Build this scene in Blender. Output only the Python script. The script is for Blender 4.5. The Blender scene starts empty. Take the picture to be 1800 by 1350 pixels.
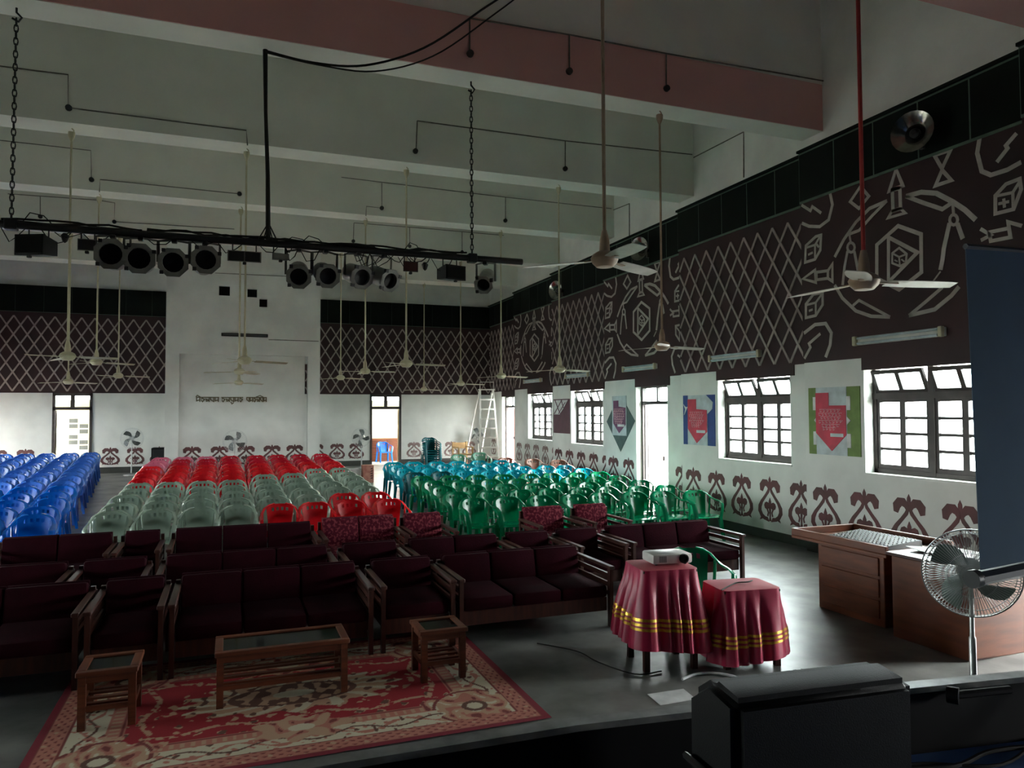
import bpy, bmesh, math, random
import numpy as np
from mathutils import Vector, Matrix
random.seed(7); RNG = np.random.default_rng(7)
scene = bpy.context.scene
COL = scene.collection
PI = math.pi
R = math.radians

# ------------------------------------------------------------------ camera
F_PX, H = 1302.9, 2.25
YAW, PITCH, ROLL = R(20.8366), R(2.1366), R(0.2218)
def _cam():
    cy, sy, cp, sp, cr, sr = math.cos(YAW), math.sin(YAW), math.cos(PITCH), math.sin(PITCH), math.cos(ROLL), math.sin(ROLL)
    f = Vector((sy*cp, cy*cp, sp)); r = Vector((cy, -sy, 0)); d = f.cross(r)
    return cr*r + sr*d, -sr*r + cr*d, f
CR, CD, CF = _cam()
cam = bpy.data.objects.new('camera', bpy.data.cameras.new('camera')); COL.objects.link(cam)
cam.data.sensor_width = 36.0; cam.data.lens = F_PX/1800*36; cam.data.clip_start = 0.05; cam.data.clip_end = 500
m = Matrix.Identity(4)
for i in range(3):
    m[i][0] = CR[i]; m[i][1] = -CD[i]; m[i][2] = -CF[i]
m[0][3], m[1][3], m[2][3] = 0, 0, H
cam.matrix_world = m
scene.camera = cam

# ------------------------------------------------------------------ sky, exposure
SKY = 9.0
scene.view_settings.view_transform = 'Standard'; scene.view_settings.look = 'None'
scene.view_settings.gamma = 1.0; scene.view_settings.use_curve_mapping = False
scene.view_settings.exposure = 2.88
scene.cycles.max_bounces = 10; scene.cycles.diffuse_bounces = 6; scene.cycles.glossy_bounces = 3
scene.cycles.transparent_max_bounces = 16; scene.cycles.caustics_reflective = False; scene.cycles.caustics_refractive = False
scene.cycles.sample_clamp_indirect = 8.0
w = bpy.data.worlds.new('overcast_sky'); scene.world = w; w.use_nodes = True
bg = w.node_tree.nodes['Background']; bg.inputs[0].default_value = (0.96, 1.0, 0.99, 1); bg.inputs[1].default_value = SKY
def portal(loc, normal, sx, sy):                # guides the sky light through an opening
    L = bpy.data.lights.new('window_portal', 'AREA'); L.shape = 'RECTANGLE'; L.size = sx; L.size_y = sy; L.energy = 1
    L.cycles.is_portal = True
    o = bpy.data.objects.new('window_portal', L); COL.objects.link(o); o.location = loc
    o.rotation_euler = Vector(normal).to_track_quat('-Z', 'Z').to_euler()

# pixel of the 1800x1350 frame -> point on a plane of the hall
C0 = Vector((0, 0, H))
def ray(x, y): return CR*((x-900)/F_PX) + CD*((y-675)/F_PX) + CF
def pz(x, y, z): d = ray(x, y); return C0 + d*((z-H)/d.z)
def py(x, y, Y): d = ray(x, y); return C0 + d*(Y/d.y)
def px(x, y, X): d = ray(x, y); return C0 + d*(X/d.x)

# ------------------------------------------------------------------ materials
def lin(c): return tuple(((v/255)/12.92 if v/255 <= .04045 else ((v/255+.055)/1.055)**2.4) for v in c)
MATS = {}
def mat(name, c, rough=.6, c2=None, scale=6, metal=0, bump=0, bscale=40, coat=0, detail=4, stretch=None, spec=.5, sheen=0, lo=.35, hi=.65):
    if name in MATS: return MATS[name]
    m = bpy.data.materials.new(name); m.use_nodes = True; nt = m.node_tree; N = nt.nodes; L = nt.links
    b = N['Principled BSDF']; b.inputs['Roughness'].default_value = rough; b.inputs['Metallic'].default_value = metal
    b.inputs['Specular IOR Level'].default_value = spec
    if coat: b.inputs['Coat Weight'].default_value = coat
    if sheen: b.inputs['Sheen Weight'].default_value = sheen
    tc = N.new('ShaderNodeTexCoord'); src = tc.outputs['Object']
    if stretch:
        mp = N.new('ShaderNodeMapping'); mp.inputs['Scale'].default_value = stretch; L.new(src, mp.inputs[0]); src = mp.outputs[0]
    nz = N.new('ShaderNodeTexNoise'); nz.inputs['Scale'].default_value = scale; nz.inputs['Detail'].default_value = detail
    L.new(src, nz.inputs['Vector'])
    rp = N.new('ShaderNodeValToRGB'); L.new(nz.outputs[0], rp.inputs[0])
    if c2 is None: c2 = tuple(v*.88 for v in c)
    rp.color_ramp.elements[0].position = lo; rp.color_ramp.elements[1].position = hi
    rp.color_ramp.elements[0].color = lin(c2)+(1,); rp.color_ramp.elements[1].color = lin(c)+(1,)
    L.new(rp.outputs[0], b.inputs['Base Color'])
    if bump:
        n2 = N.new('ShaderNodeTexNoise'); n2.inputs['Scale'].default_value = bscale; L.new(src, n2.inputs['Vector'])
        bp = N.new('ShaderNodeBump'); bp.inputs['Strength'].default_value = bump; bp.inputs['Distance'].default_value = .02
        L.new(n2.outputs[0], bp.inputs['Height']); L.new(bp.outputs[0], b.inputs['Normal'])
    MATS[name] = m
    return m
def glass_mat(name, tint=(235, 240, 240), gloss=.1, rough=.03):
    m = bpy.data.materials.new(name); m.use_nodes = True; nt = m.node_tree; N = nt.nodes; L = nt.links
    N.remove(N['Principled BSDF'])
    t = N.new('ShaderNodeBsdfTransparent'); t.inputs[0].default_value = lin(tint)+(1,)
    g = N.new('ShaderNodeBsdfGlossy'); g.inputs['Roughness'].default_value = rough
    mx = N.new('ShaderNodeMixShader'); mx.inputs[0].default_value = gloss
    L.new(t.outputs[0], mx.inputs[1]); L.new(g.outputs[0], mx.inputs[2]); L.new(mx.outputs[0], N['Material Output'].inputs[0])
    MATS[name] = m; return m

M_white = mat('white_wall_paint', (224, 226, 220), .75, (208, 210, 204), 1.3, bump=.06, bscale=25)
M_beam = mat('ceiling_paint', (224, 224, 213), .8, (212, 212, 201), .9)
M_pink = mat('pink_cast_beam', (216, 168, 160), .8, (202, 156, 148), .5)  # pink cast and dimness on the near beams, put into their colour
M_maroon_wall = mat('maroon_panel_paint', (60, 38, 39), .6, (46, 33, 35), 1.1, spec=.3)
M_green = mat('dark_green_board', (15, 21, 17), .7, (11, 15, 13), 2, spec=.15)
M_greenline = mat('green_joint', (84, 106, 92), .7)
M_line = mat('cream_line_paint', (186, 180, 172), .7, (166, 160, 152), 5)
M_strip = mat('lattice_paint', (166, 156, 150), .7, (146, 134, 130), 5)
M_motif = mat('maroon_stencil_paint', (104, 60, 62), .7, (82, 56, 54), 3)
M_motif2 = mat('faded_stencil_paint', (150, 126, 122), .7, (120, 100, 96), 3)
M_skirt = mat('dark_skirting', (66, 68, 62), .5, (52, 55, 50), 3)
M_floor = mat('cement_floor', (134, 134, 130), .34, (78, 80, 77), 1.9, bump=.05, bscale=9, detail=8)
M_black = mat('black_paint', (13, 13, 14), .6, (8, 8, 9), 4, spec=.15)
M_lip = mat('stage_lip_edge', (132, 132, 130), .4, (96, 96, 95), 8)
M_carpet = mat('blue_stage_carpet', (84, 116, 172), .95, (68, 98, 152), 2.2, bump=.25, bscale=220)
M_curtain = mat('black_curtain', (16, 16, 18), .95)
M_frame = mat('window_wood', (66, 58, 55), .55, (50, 45, 43), 6)
M_glass = glass_mat('window_glass', gloss=.06)
M_tglass = glass_mat('table_glass', (60, 66, 62), .16, .06)
M_ground = mat('outdoor_ground', (170, 168, 160), .9, (150, 148, 140), .3)
M_cream = mat('cream_wall', (230, 220, 190), .8, (214, 204, 176), 1)
M_wood = mat('brown_wood', (112, 58, 34), .42, (82, 40, 24), 3, stretch=(1, 1, 9))
M_wood2 = mat('dark_red_wood', (74, 36, 26), .42, (54, 26, 20), 3, stretch=(9, 1, 1))
M_desk = mat('orange_desk_wood', (120, 64, 36), .42, (98, 50, 29), 2.5, stretch=(1, 1, 6))
M_cloth = mat('maroon_sofa_cloth', (48, 11, 21), .95, (37, 8, 16), 3, bump=.15, bscale=60, spec=.08)
M_floral = mat('floral_sofa_cloth', (134, 62, 70), .9, (84, 22, 38), 26, bump=.2, bscale=60, lo=.5, hi=.58, spec=.1)
M_table = mat('maroon_satin', (176, 30, 74), .42, (158, 24, 64), 2)
M_tabletop = mat('rose_table_cover', (190, 78, 88), .7, (176, 68, 80), 2)
M_gold = mat('gold_ribbon', (222, 178, 70), .3, (190, 140, 44), 30, metal=.7)
M_cream_metal = mat('cream_enamel', (196, 190, 160), .4, (176, 168, 138), 4)
M_tan_metal = mat('tan_enamel', (176, 150, 126), .45, (150, 124, 100), 4)
M_red_metal = mat('red_enamel', (190, 62, 56), .45, (170, 52, 48), 4)
M_blade = mat('aluminium_blade', (186, 182, 168), .35, (160, 156, 142), 5, metal=.2)
M_can = mat('grey_can_paint', (112, 111, 104), .45, (94, 93, 88), 5)
M_silver = mat('silver_can', (170, 172, 166), .3, (140, 142, 136), 5, metal=.6)
M_dark = mat('dark_metal', (30, 31, 30), .45, (22, 22, 22), 4)
M_lens = mat('dark_lens', (12, 12, 11), .35, spec=.2)
M_conduit = mat('old_conduit', (116, 114, 104), .7, (84, 82, 74), 9)
M_cable = mat('cable_rubber', (34, 33, 30), .7, spec=.2)
M_tubelight = mat('tube_fixture_white', (204, 208, 200), .35, (186, 190, 182), 3)
M_tube = mat('fluorescent_tube', (190, 206, 212), .2)
M_alu = mat('ladder_aluminium', (236, 236, 230), .45, (222, 222, 216), 4)
M_salmon = mat('salmon_door_paint', (196, 104, 92), .5, (172, 86, 78), 3)
M_wire = mat('chrome_wire', (186, 188, 186), .3, metal=.5)
M_guard = mat('pale_wire', (196, 200, 198), .4)
M_fanblade = mat('green_fan_blade', (92, 112, 102), .4)
M_bladedark = mat('grey_fan_blade', (84, 90, 88), .45)
M_paper = mat('white_paper', (222, 224, 222), .8)
M_projwhite = mat('projector_white', (216, 216, 210), .4)
M_grille = mat('grey_grille', (90, 92, 92), .6)
M_screenback = mat('screen_back_cloth', (86, 106, 122), .9, (72, 90, 106), .8)
M_screencase = mat('screen_case', (44, 48, 56), .4)
M_box = mat('black_speaker_vinyl', (13, 14, 15), .5, (9, 9, 10), 60, bump=.1, bscale=200, spec=.2)
M_letter = mat('bronze_letters', (112, 104, 78), .5)
M_poster_green = mat('poster_green', (112, 140, 66), .6)
M_poster_blue = mat('poster_blue', (36, 66, 134), .6)
M_poster_red = mat('poster_red', (206, 60, 82), .6)
M_poster_pale = mat('poster_pale', (196, 208, 210), .6)
M_poster_teal = mat('poster_teal', (70, 92, 90), .6)
M_poster_purple = mat('poster_purple', (120, 72, 104), .6)
M_poster_maroon = mat('poster_maroon', (88, 50, 64), .6)
M_poster_text = mat('poster_text', (216, 164, 170), .6)
M_yellowwood = mat('pale_wood', (190, 156, 104), .5, (160, 126, 80), 4)
M_crate = mat('printed_carton', (206, 150, 130), .7, (180, 110, 96), 8)
PL = {
 'blue': mat('blue_plastic', (0, 106, 204), .2, (0, 92, 190), 2),
 'pale blue': mat('pale_blue_plastic', (60, 116, 206), .22, (48, 102, 192), 2),
 'grey-green': mat('grey_green_plastic', (148, 162, 148), .16, (132, 148, 134), 2),
 'red': mat('red_plastic', (214, 26, 34), .22, (196, 20, 30), 2),
 'crimson': mat('crimson_plastic', (196, 16, 44), .24, (178, 12, 38), 2),
 'pink': mat('pale_pink_plastic', (220, 120, 146), .25, (206, 104, 130), 2),
 'teal': mat('teal_plastic', (0, 168, 186), .18, (0, 152, 170), 2),
 'dark teal': mat('dark_teal_plastic', (10, 96, 102), .24, (8, 84, 90), 2),
 'green': mat('green_plastic', (0, 136, 88), .16, (0, 120, 78), 2),
 'brown': mat('brown_plastic', (168, 120, 100), .3, (150, 104, 88), 2),
 'pale green': mat('pale_green_plastic', (120, 176, 150), .25, (104, 160, 134), 2),
}

# ------------------------------------------------------------------ mesh helpers
class MB:
    def __init__(s): s.v = []; s.f = []; s.m = []; s.mi = 0
    def add(s, vs, fs):
        o = len(s.v); s.v += [tuple(p) for p in vs]
        for f in fs: s.f.append(tuple(i+o for i in f)); s.m.append(s.mi)
        return s
    def box(s, x0, x1, y0, y1, z0, z1):
        return s.add([(x0,y0,z0),(x1,y0,z0),(x1,y1,z0),(x0,y1,z0),(x0,y0,z1),(x1,y0,z1),(x1,y1,z1),(x0,y1,z1)],
                     [(3,2,1,0),(4,5,6,7),(0,1,5,4),(1,2,6,5),(2,3,7,6),(3,0,4,7)])
    def hexa(s, p):      # 8 points, bottom 4 then top 4
        return s.add(p, [(3,2,1,0),(4,5,6,7),(0,1,5,4),(1,2,6,5),(2,3,7,6),(3,0,4,7)])
    def rbox(s, x0, x1, y0, y1, z0, z1, r=.02, seg=2):
        bm = bmesh.new(); bmesh.ops.create_cube(bm, size=1)
        for v in bm.verts:
            v.co = Vector(((x0+x1)/2+v.co.x*(x1-x0), (y0+y1)/2+v.co.y*(y1-y0), (z0+z1)/2+v.co.z*(z1-z0)))
        bmesh.ops.bevel(bm, geom=bm.edges[:], offset=r, segments=seg, profile=.5, affect='EDGES')
        bm.verts.index_update()
        s.add([v.co.copy() for v in bm.verts], [[v.index for v in f.verts] for f in bm.faces]); bm.free(); return s
    def tube(s, path, r, n=6, closed=False, caps=True, flat=None):
        P = [Vector(p) for p in path]; k = len(P); rs = r if isinstance(r, (list, tuple)) else [r]*k
        T = []
        for i in range(k):
            if closed: t = P[(i+1) % k]-P[i-1]
            else: t = P[min(i+1, k-1)]-P[max(i-1, 0)]
            T.append(t.normalized() if t.length > 1e-9 else Vector((0, 0, 1)))
        ref = Vector((0, 0, 1)) if abs(T[0].z) < .9 else Vector((1, 0, 0))
        if flat: ref = Vector(flat[2])
        u = (ref-T[0]*ref.dot(T[0])).normalized()
        vs = []
        for i in range(k):
            if i:
                u = (u-T[i]*u.dot(T[i]))
                u = u.normalized() if u.length > 1e-6 else T[i].orthogonal().normalized()
            b = T[i].cross(u)
            for j in range(n):
                a = 2*PI*(j+.5)/n
                if flat: vs.append(P[i]+u*(math.cos(a)*flat[1])+b*(math.sin(a)*flat[0]))
                else: vs.append(P[i]+u*(math.cos(a)*rs[i])+b*(math.sin(a)*rs[i]))
        fs = []
        for i in range(k if closed else k-1):
            i2 = (i+1) % k
            for j in range(n): fs.append((i*n+j, i*n+(j+1) % n, i2*n+(j+1) % n, i2*n+j))
        if caps and not closed:
            fs.append(tuple(range(n))[::-1]); fs.append(tuple((k-1)*n+j for j in range(n)))
        return s.add(vs, fs)
    def lathe(s, prof, n=16, M=None, open_end=False):     # prof (r,z); M places it
        vs = []; k = len(prof)
        for (r, z) in prof:
            for j in range(n):
                a = 2*PI*j/n; vs.append(Vector((r*math.cos(a), r*math.sin(a), z)))
        fs = []
        for i in range(k-1):
            for j in range(n): fs.append((i*n+j, i*n+(j+1) % n, (i+1)*n+(j+1) % n, (i+1)*n+j))
        if prof[0][0] > 1e-5: fs.append(tuple(range(n))[::-1])
        if prof[-1][0] > 1e-5 and not open_end: fs.append(tuple((k-1)*n+j for j in range(n)))
        if M is not None: vs = [M @ v for v in vs]
        return s.add(vs, fs)
    def prism(s, pts, to3, d0, d1):                 # flat polygon between depths d0 and d1
        n = len(pts); vs = [to3(u, v, d0) for u, v in pts]+[to3(u, v, d1) for u, v in pts]
        fs = [tuple(range(n))[::-1], tuple(range(n, 2*n))]+[(i, (i+1) % n, n+(i+1) % n, n+i) for i in range(n)]
        return s.add(vs, fs)
    def strip(s, pts, w, to3, d0, d1, closed=False):    # mitred ribbon on a plane
        n = len(pts); ws = w if isinstance(w, (list, tuple)) else [w]*n
        P = [Vector((p[0], p[1])) for p in pts]; L = []; Rr = []
        for i in range(n):
            a = P[i]-P[i-1] if (closed or i > 0) else P[1]-P[0]
            b = P[(i+1) % n]-P[i] if (closed or i < n-1) else a
            a = a.normalized() if a.length > 1e-9 else Vector((1, 0)); b = b.normalized() if b.length > 1e-9 else a
            t = a+b
            t = t.normalized() if t.length > 1e-4 else a
            nn = Vector((-t.y, t.x)); c = max(.5, abs(nn.dot(Vector((-a.y, a.x)))))
            L.append(P[i]+nn*(ws[i]/2/c)); Rr.append(P[i]-nn*(ws[i]/2/c))
        vs = []
        for i in range(n): vs += [to3(*L[i], d0), to3(*Rr[i], d0), to3(*Rr[i], d1), to3(*L[i], d1)]
        fs = []
        for i in range(n if closed else n-1):
            j = (i+1) % n
            for k in range(4): fs.append((i*4+k, i*4+(k+1) % 4, j*4+(k+1) % 4, j*4+k))
        if not closed: fs += [(3, 2, 1, 0), tuple((n-1)*4+k for k in range(4))]
        return s.add(vs, fs)
    def sheet(s, fn, nu, nv, th, skip=()):            # thickened grid; skip cells leave slots
        G = [[Vector(fn(i/nu, j/nv)) for i in range(nu+1)] for j in range(nv+1)]
        N = [[None]*(nu+1) for _ in range(nv+1)]
        for j in range(nv+1):
            for i in range(nu+1):
                du = G[j][min(i+1, nu)]-G[j][max(i-1, 0)]; dv = G[min(j+1, nv)][i]-G[max(j-1, 0)][i]
                n_ = du.cross(dv); N[j][i] = n_.normalized() if n_.length > 1e-9 else Vector((0, 0, 1))
        w_ = nu+1; K = (nu+1)*(nv+1); vs = []
        for sg in (.5, -.5):
            for j in range(nv+1):
                for i in range(nu+1): vs.append(G[j][i]+N[j][i]*(th*sg))
        fs = []; sk = set(skip)
        ok = lambda i, j: 0 <= i < nu and 0 <= j < nv and (i, j) not in sk
        for j in range(nv):
            for i in range(nu):
                if not ok(i, j): continue
                a, b, c, d = j*w_+i, j*w_+i+1, (j+1)*w_+i+1, (j+1)*w_+i
                fs += [(a, b, c, d), (K+d, K+c, K+b, K+a)]
                for (p, q, ni, nj) in ((a, b, i, j-1), (b, c, i+1, j), (c, d, i, j+1), (d, a, i-1, j)):
                    if not ok(ni, nj): fs.append((q, p, K+p, K+q))
        return s.add(vs, fs)
    def mesh(s, name, mats, smooth=False):
        me = bpy.data.meshes.new(name); me.from_pydata(s.v, [], s.f)
        for m_ in (mats if isinstance(mats, (list, tuple)) else [mats]): me.materials.append(m_)
        if len(me.materials) > 1: me.polygons.foreach_set('material_index', s.m)
        if smooth:
            me.polygons.foreach_set('use_smooth', [True]*len(me.polygons))
            if smooth != 'all': me.set_sharp_from_angle(angle=R(38))
        me.update(); return me
    def build(s, name, mats, parent=None, smooth=False, origin=None):
        if origin is not None:
            o_ = Vector(origin); s.v = [tuple(Vector(p)-o_) for p in s.v]
        ob = bpy.data.objects.new(name, s.mesh(name, mats, smooth)); COL.objects.link(ob)
        if origin is not None and parent is None: ob.location = origin
        if parent is not None: ob.parent = parent
        return ob

def tag(o, label=None, cat=None, group=None, kind=None):
    if label: o['label'] = label
    if cat: o['category'] = cat
    if group: o['group'] = group
    if kind: o['kind'] = kind
    return o
def thing(name, label, cat, loc=(0, 0, 0), rz=0, group=None, kind=None, parent=None):
    o = bpy.data.objects.new(name, None); COL.objects.link(o); o.empty_display_size = .1
    o.location = loc; o.rotation_euler = (0, 0, rz)
    if parent: o.parent = parent
    return tag(o, label, cat, group, kind)
def inst(name, me, parent=None, loc=(0, 0, 0), rot=(0, 0, 0), scale=(1, 1, 1)):
    o = bpy.data.objects.new(name, me); COL.objects.link(o); o.location = loc; o.rotation_euler = rot; o.scale = scale
    if parent: o.parent = parent
    return o
def struct(name, mb, mats, parent=None, smooth=False):
    o = mb.build(name, mats, parent, smooth)
    if parent is None: o['kind'] = 'structure'
    return o
def empty_struct(name): return thing(name, None, None, kind='structure')
def wall_sheet(mb, u0, u1, v0, v1, holes, to3, d0, d1):       # slab with rectangular openings
    us = sorted({u0, u1, *[h[0] for h in holes], *[h[1] for h in holes]}); vs = sorted({v0, v1, *[h[2] for h in holes], *[h[3] for h in holes]})
    solid = lambda i, j: (0 <= i < len(us)-1 and 0 <= j < len(vs)-1 and not any(h[0]-1e-6 <= us[i] and us[i+1] <= h[1]+1e-6 and h[2]-1e-6 <= vs[j] and vs[j+1] <= h[3]+1e-6 for h in holes))
    for i in range(len(us)-1):
        for j in range(len(vs)-1):
            if not solid(i, j): continue
            a, b, c, d = us[i], us[i+1], vs[j], vs[j+1]
            mb.add([to3(a, c, d0), to3(b, c, d0), to3(b, d, d0), to3(a, d, d0)], [(0, 1, 2, 3)])
            mb.add([to3(a, c, d1), to3(b, c, d1), to3(b, d, d1), to3(a, d, d1)], [(3, 2, 1, 0)])
            for (p, q, ni, nj) in (((a, c), (b, c), i, j-1), ((b, c), (b, d), i+1, j), ((b, d), (a, d), i, j+1), ((a, d), (a, c), i-1, j)):
                if not solid(ni, nj):
                    mb.add([to3(*p, d0), to3(*q, d0), to3(*q, d1), to3(*p, d1)], [(0, 1, 2, 3)])
ORD = ['first', 'second', 'third', 'fourth', 'fifth', 'sixth', 'seventh', 'eighth', 'ninth', 'tenth', 'eleventh', 'twelfth', 'thirteenth', 'fourteenth', 'fifteenth', 'sixteenth', 'seventeenth', 'eighteenth']

# ------------------------------------------------------------------ the hall
XS = [8.55, 8.72, 8.87, 9.07, 9.256, 9.45, 9.72]              # inner face of each right-hand bay, stage end first
YE = [2.05, 5.80, 9.55, 13.30, 17.05, 20.80, 24.55, 28.0]     # bay limits
YB, ZC, ZS, ZBAND, ZWH = 28.0, 8.9, 6.66, 6.45, 3.02
XMID = 0.45
def fz(y): return 0.0 if y < 12 else .0156*(y-12)
fl = MB()
fl.add([(-11, -8.2, 0), (12, -8.2, 0), (12, 12, 0), (-11, 12, 0), (12, 28.3, fz(28.3)), (-11, 28.3, fz(28.3)), (-11, -8.2, -.2), (12, -8.2, -.2), (12, 28.3, -.2), (-11, 28.3, -.2)],
       [(0, 1, 2, 3), (3, 2, 4, 5), (6, 7, 1, 0), (9, 8, 7, 6), (1, 7, 8, 4, 2), (0, 3, 5, 9, 6), (5, 4, 8, 9)])
struct('floor', fl, M_floor)
struct('ceiling', MB().box(-11, 12, -8, 28.3, ZC, ZC+.2), M_beam)
struct('exterior_ground', MB().box(-60, 70, -40, 28.25, -.5, -.22).box(-60, 70, 28.3, 90, -.5, .2), M_ground)
BEAMS = [(5.30, 5.75), (9.05, 9.50), (12.75, 13.28), (16.5, 17.03), (20.25, 20.78), (24.2, 24.9)]
for k, (a, b) in enumerate(BEAMS):
    xr = XS[k+1]+.15; xl = 2*XMID-xr
    bm_ = MB(); bm_.box(xl, xr, a, b, ZS, ZC)
    beam = struct('ceiling_beam', bm_, M_beam if k else M_pink)  # nearest beam's dim brown look is painted into its colour
    if k == 1:
        q = MB(); q.box(-2.6, 8.71, a-.012, a, ZS+.005, 7.40); q.build('pink_cast_face', M_pink, beam)  # pink colour cast painted onto the lower face
# ---- right wall
def toR(X): return lambda u, v, d: (X-d, u, v)        # u runs along the hall, d into the room
WIN = {1: (6.40, 8.35), 2: (10.06, 12.05), 4: (17.55, 19.50), 5: (21.30, 23.30)}
DOORS = {0: (3.6, 4.7), 3: (14.15, 15.50), 6: (25.30, 26.60)}  # 0 is the unseen door by the stage, added for light
ZSILL, ZHEAD = 1.33, 2.93
def motif(mb, cu, cv, W_, H_, to3, flip=1):
    f = lambda pts: [(cu+x*W_*flip, cv+y*H_) for x, y in pts]
    d0, d1 = 0, .004
    mb.prism(f([(0, 1), (.045, .93), (.05, .88), (.02, .8), (-.02, .8), (-.05, .88), (-.045, .93)]), to3, d0, d1)
    for sg in (-1, 1):
        g = lambda pts: f([(x*sg, y) for x, y in pts])
        mb.strip(g([(.02, .70), (.06, .79), (.14, .85), (.24, .845), (.305, .785), (.30, .72), (.25, .70)]), [.06*W_, .13*W_, .17*W_, .19*W_, .20*W_, .19*W_, .14*W_], to3, d0, d1+.001)
        mb.strip(g([(.015, .76), (.07, .66), (.19, .55), (.33, .43), (.41, .32), (.42, .22), (.34, .12), (.20, .06)]), [.07*W_, .09*W_, .085*W_, .10*W_, .13*W_, .13*W_, .12*W_, .10*W_], to3, d0, d1)
        c = [(.13+.105*math.cos(a), .35+.085*math.sin(a)) for a in np.linspace(0, 2*PI, 9)[:-1]]
        mb.prism(g(c if sg > 0 else c[::1]), to3, d0, d1+.002)
        mb.strip(g([(.12, .28), (.07, .2), (.10, .12)]), .05*W_, to3, d0, d1)
        mb.prism(g([(.04, .0), (.16, .02), (.3, .05), (.42, .015), (.38, .075), (.24, .11), (.1, .1)]), to3, d0, d1+.003)
    mb.prism(f([(0, .53), (.05, .44), (.035, .3), (.02, .1), (.05, .02), (-.05, .02), (-.02, .1), (-.035, .3), (-.05, .44)]), to3, d0, d1+.004)
def lattice(parent, u0, u1, v0, v1, to3, d, per=.385, slope=1.42, w=.045):
    n = 0
    hgt = v1-v0
    run = max(1, round(hgt/slope/per))*per          # strips meet in points along both edges
    unit = []
    a = u0-run
    starts = np.arange(math.floor((u0-run)/per)*per, u1+1e-6, per)
    for sg in (1, -1):
        for s0 in starts:
            # line from (s0,v0) to (s0+run,v1) for sg=1, mirrored otherwise, clipped to the panel
            p, q = ((s0, v0), (s0+run, v1)) if sg > 0 else ((s0+run, v0), (s0, v1))
            t0, t1 = 0.0, 1.0; dx = q[0]-p[0]
            ta, tb = sorted(((u0-p[0])/dx, (u1-p[0])/dx)); t0 = max(t0, ta); t1 = min(t1, tb)
            if t1-t0 < .03: continue
            A = (p[0]+dx*t0, p[1]+hgt*t0); B = (p[0]+dx*t1, p[1]+hgt*t1)
            mb = MB(); mb.strip([A, B], w, to3, 0, d*(1 if sg > 0 else .7)); mb.build('lattice_strip', M_strip, parent); n += 1
# emblem drawn on the bay nearest the stage, read off the photograph and carried to the other emblem bays
Z7 = lambda P: [px(x/3.75+1320, y/3.75+200, 8.72) for x, y in P]
Z8 = lambda P: [px(x/3.75+1320, y/3.75+540, 8.72) for x, y in P]
YC0 = 7.675
EMB = []
def em(P, closed=False, fn=Z7, w=.055): EMB.append(([(p.y-YC0, p.z) for p in fn(P)], closed, w))
em([(978,740),(1130,795),(1132,1045),(985,1160),(838,1085),(838,865)], True)
em([(915,815),(1105,915),(915,1110)], True)
em([(940,920),(985,885),(1035,925),(1030,985),(990,1005),(940,985)], True, w=.03)
em([(940,920),(985,945),(1035,925)], w=.025); em([(985,945),(990,1005)], w=.025); em([(955,965),(975,975)], w=.02); em([(1000,960),(1020,975)], w=.02)
em([(965,365),(1010,475),(920,510)], True); em([(940,500),(990,492),(995,625),(945,640)], True); em([(940,640),(995,625),(1025,655),(912,688)], True, w=.045)
em([(1218,275),(1325,240),(1268,362)], True, w=.05); em([(1268,372),(1330,440),(1225,475)], True, w=.05)
em([(1030,545),(1130,518),(1230,525),(1340,582),(1420,635),(1490,700)], w=.065); em([(1030,545),(1150,590),(1270,630),(1330,590)])
em([(905,575),(790,625),(700,715),(620,830),(560,945)], w=.05); em([(905,575),(810,670),(720,770),(640,800)], w=.045)
circ = lambda cx, cy, rx, ry, n=12: [(cx+rx*math.cos(t), cy+ry*math.sin(t)) for t in np.linspace(0, 2*PI, n+1)[:-1]]
em(circ(1345,700,26,34), True, w=.04); em([(1318,720),(1280,890),(1272,960),(1258,1030)], w=.06); em([(1258,1040),(1210,1105)], w=.02); em([(1370,725),(1405,825)], w=.06); em([(1340,600),(1345,668)], w=.04)
em(circ(668,882,24,32), True, w=.04); em([(645,905),(625,1010),(612,1130)], w=.045); em([(690,908),(718,1060)], w=.045); em([(658,800),(666,850)], w=.035)
em([(560,1130),(610,1215),(700,1300),(800,1335),(925,1340)], w=.05); em([(925,1340),(720,1230),(680,1265)], w=.04)
em([(1050,1330),(1160,1240),(1270,1145)], w=.045); em([(1050,1330),(1220,1290),(1330,1200),(1380,1140)], w=.055)
em([(730,480),(785,545),(720,625),(662,580)], True, w=.045)
em([(525,505),(545,600),(520,700),(460,745),(390,742),(335,725)], w=.05); em([(335,605),(400,640),(412,612),(470,655)], w=.045)
def die(P, Q):
    em(P, True, w=.045)
    for q in Q: em(q, w=.035)
die([(370,870),(435,810),(470,800),(465,900),(430,960),(365,980)], [[(368,885),(430,865),(468,802)], [(430,865),(430,958)], [(385,930),(415,915)], [(440,860),(455,880)]])
em([(345,1090),(430,1030),(435,1112)], True, w=.045); em([(440,1045),(515,1035),(515,1085),(440,1095)], True, w=.045); em([(515,1035),(545,990),(545,1105),(515,1085)], w=.045)
die([(370,1255),(420,1190),(480,1180),(480,1260),(435,1330),(370,1345)], [[(370,1262),(435,1245),(480,1182)], [(435,1245),(435,1328)], [(390,1300),(415,1290)]])
em([(335,175),(430,115),(500,108),(538,170),(530,250),(500,330)], fn=Z8); em([(350,340),(400,265),(390,240),(465,175)], fn=Z8, w=.045)
em([(1520,140),(1500,260),(1530,380),(1590,405),(1700,370),(1790,320)], w=.055); em([(1630,320),(1700,230),(1690,210),(1760,130)], w=.05)
die([(1620,540),(1690,465),(1780,430),(1790,500),(1740,630),(1620,660)], [[(1620,545),(1735,520),(1785,440)], [(1735,520),(1738,628)], [(1640,595),(1710,580)], [(1675,560),(1680,620)]])
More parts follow.
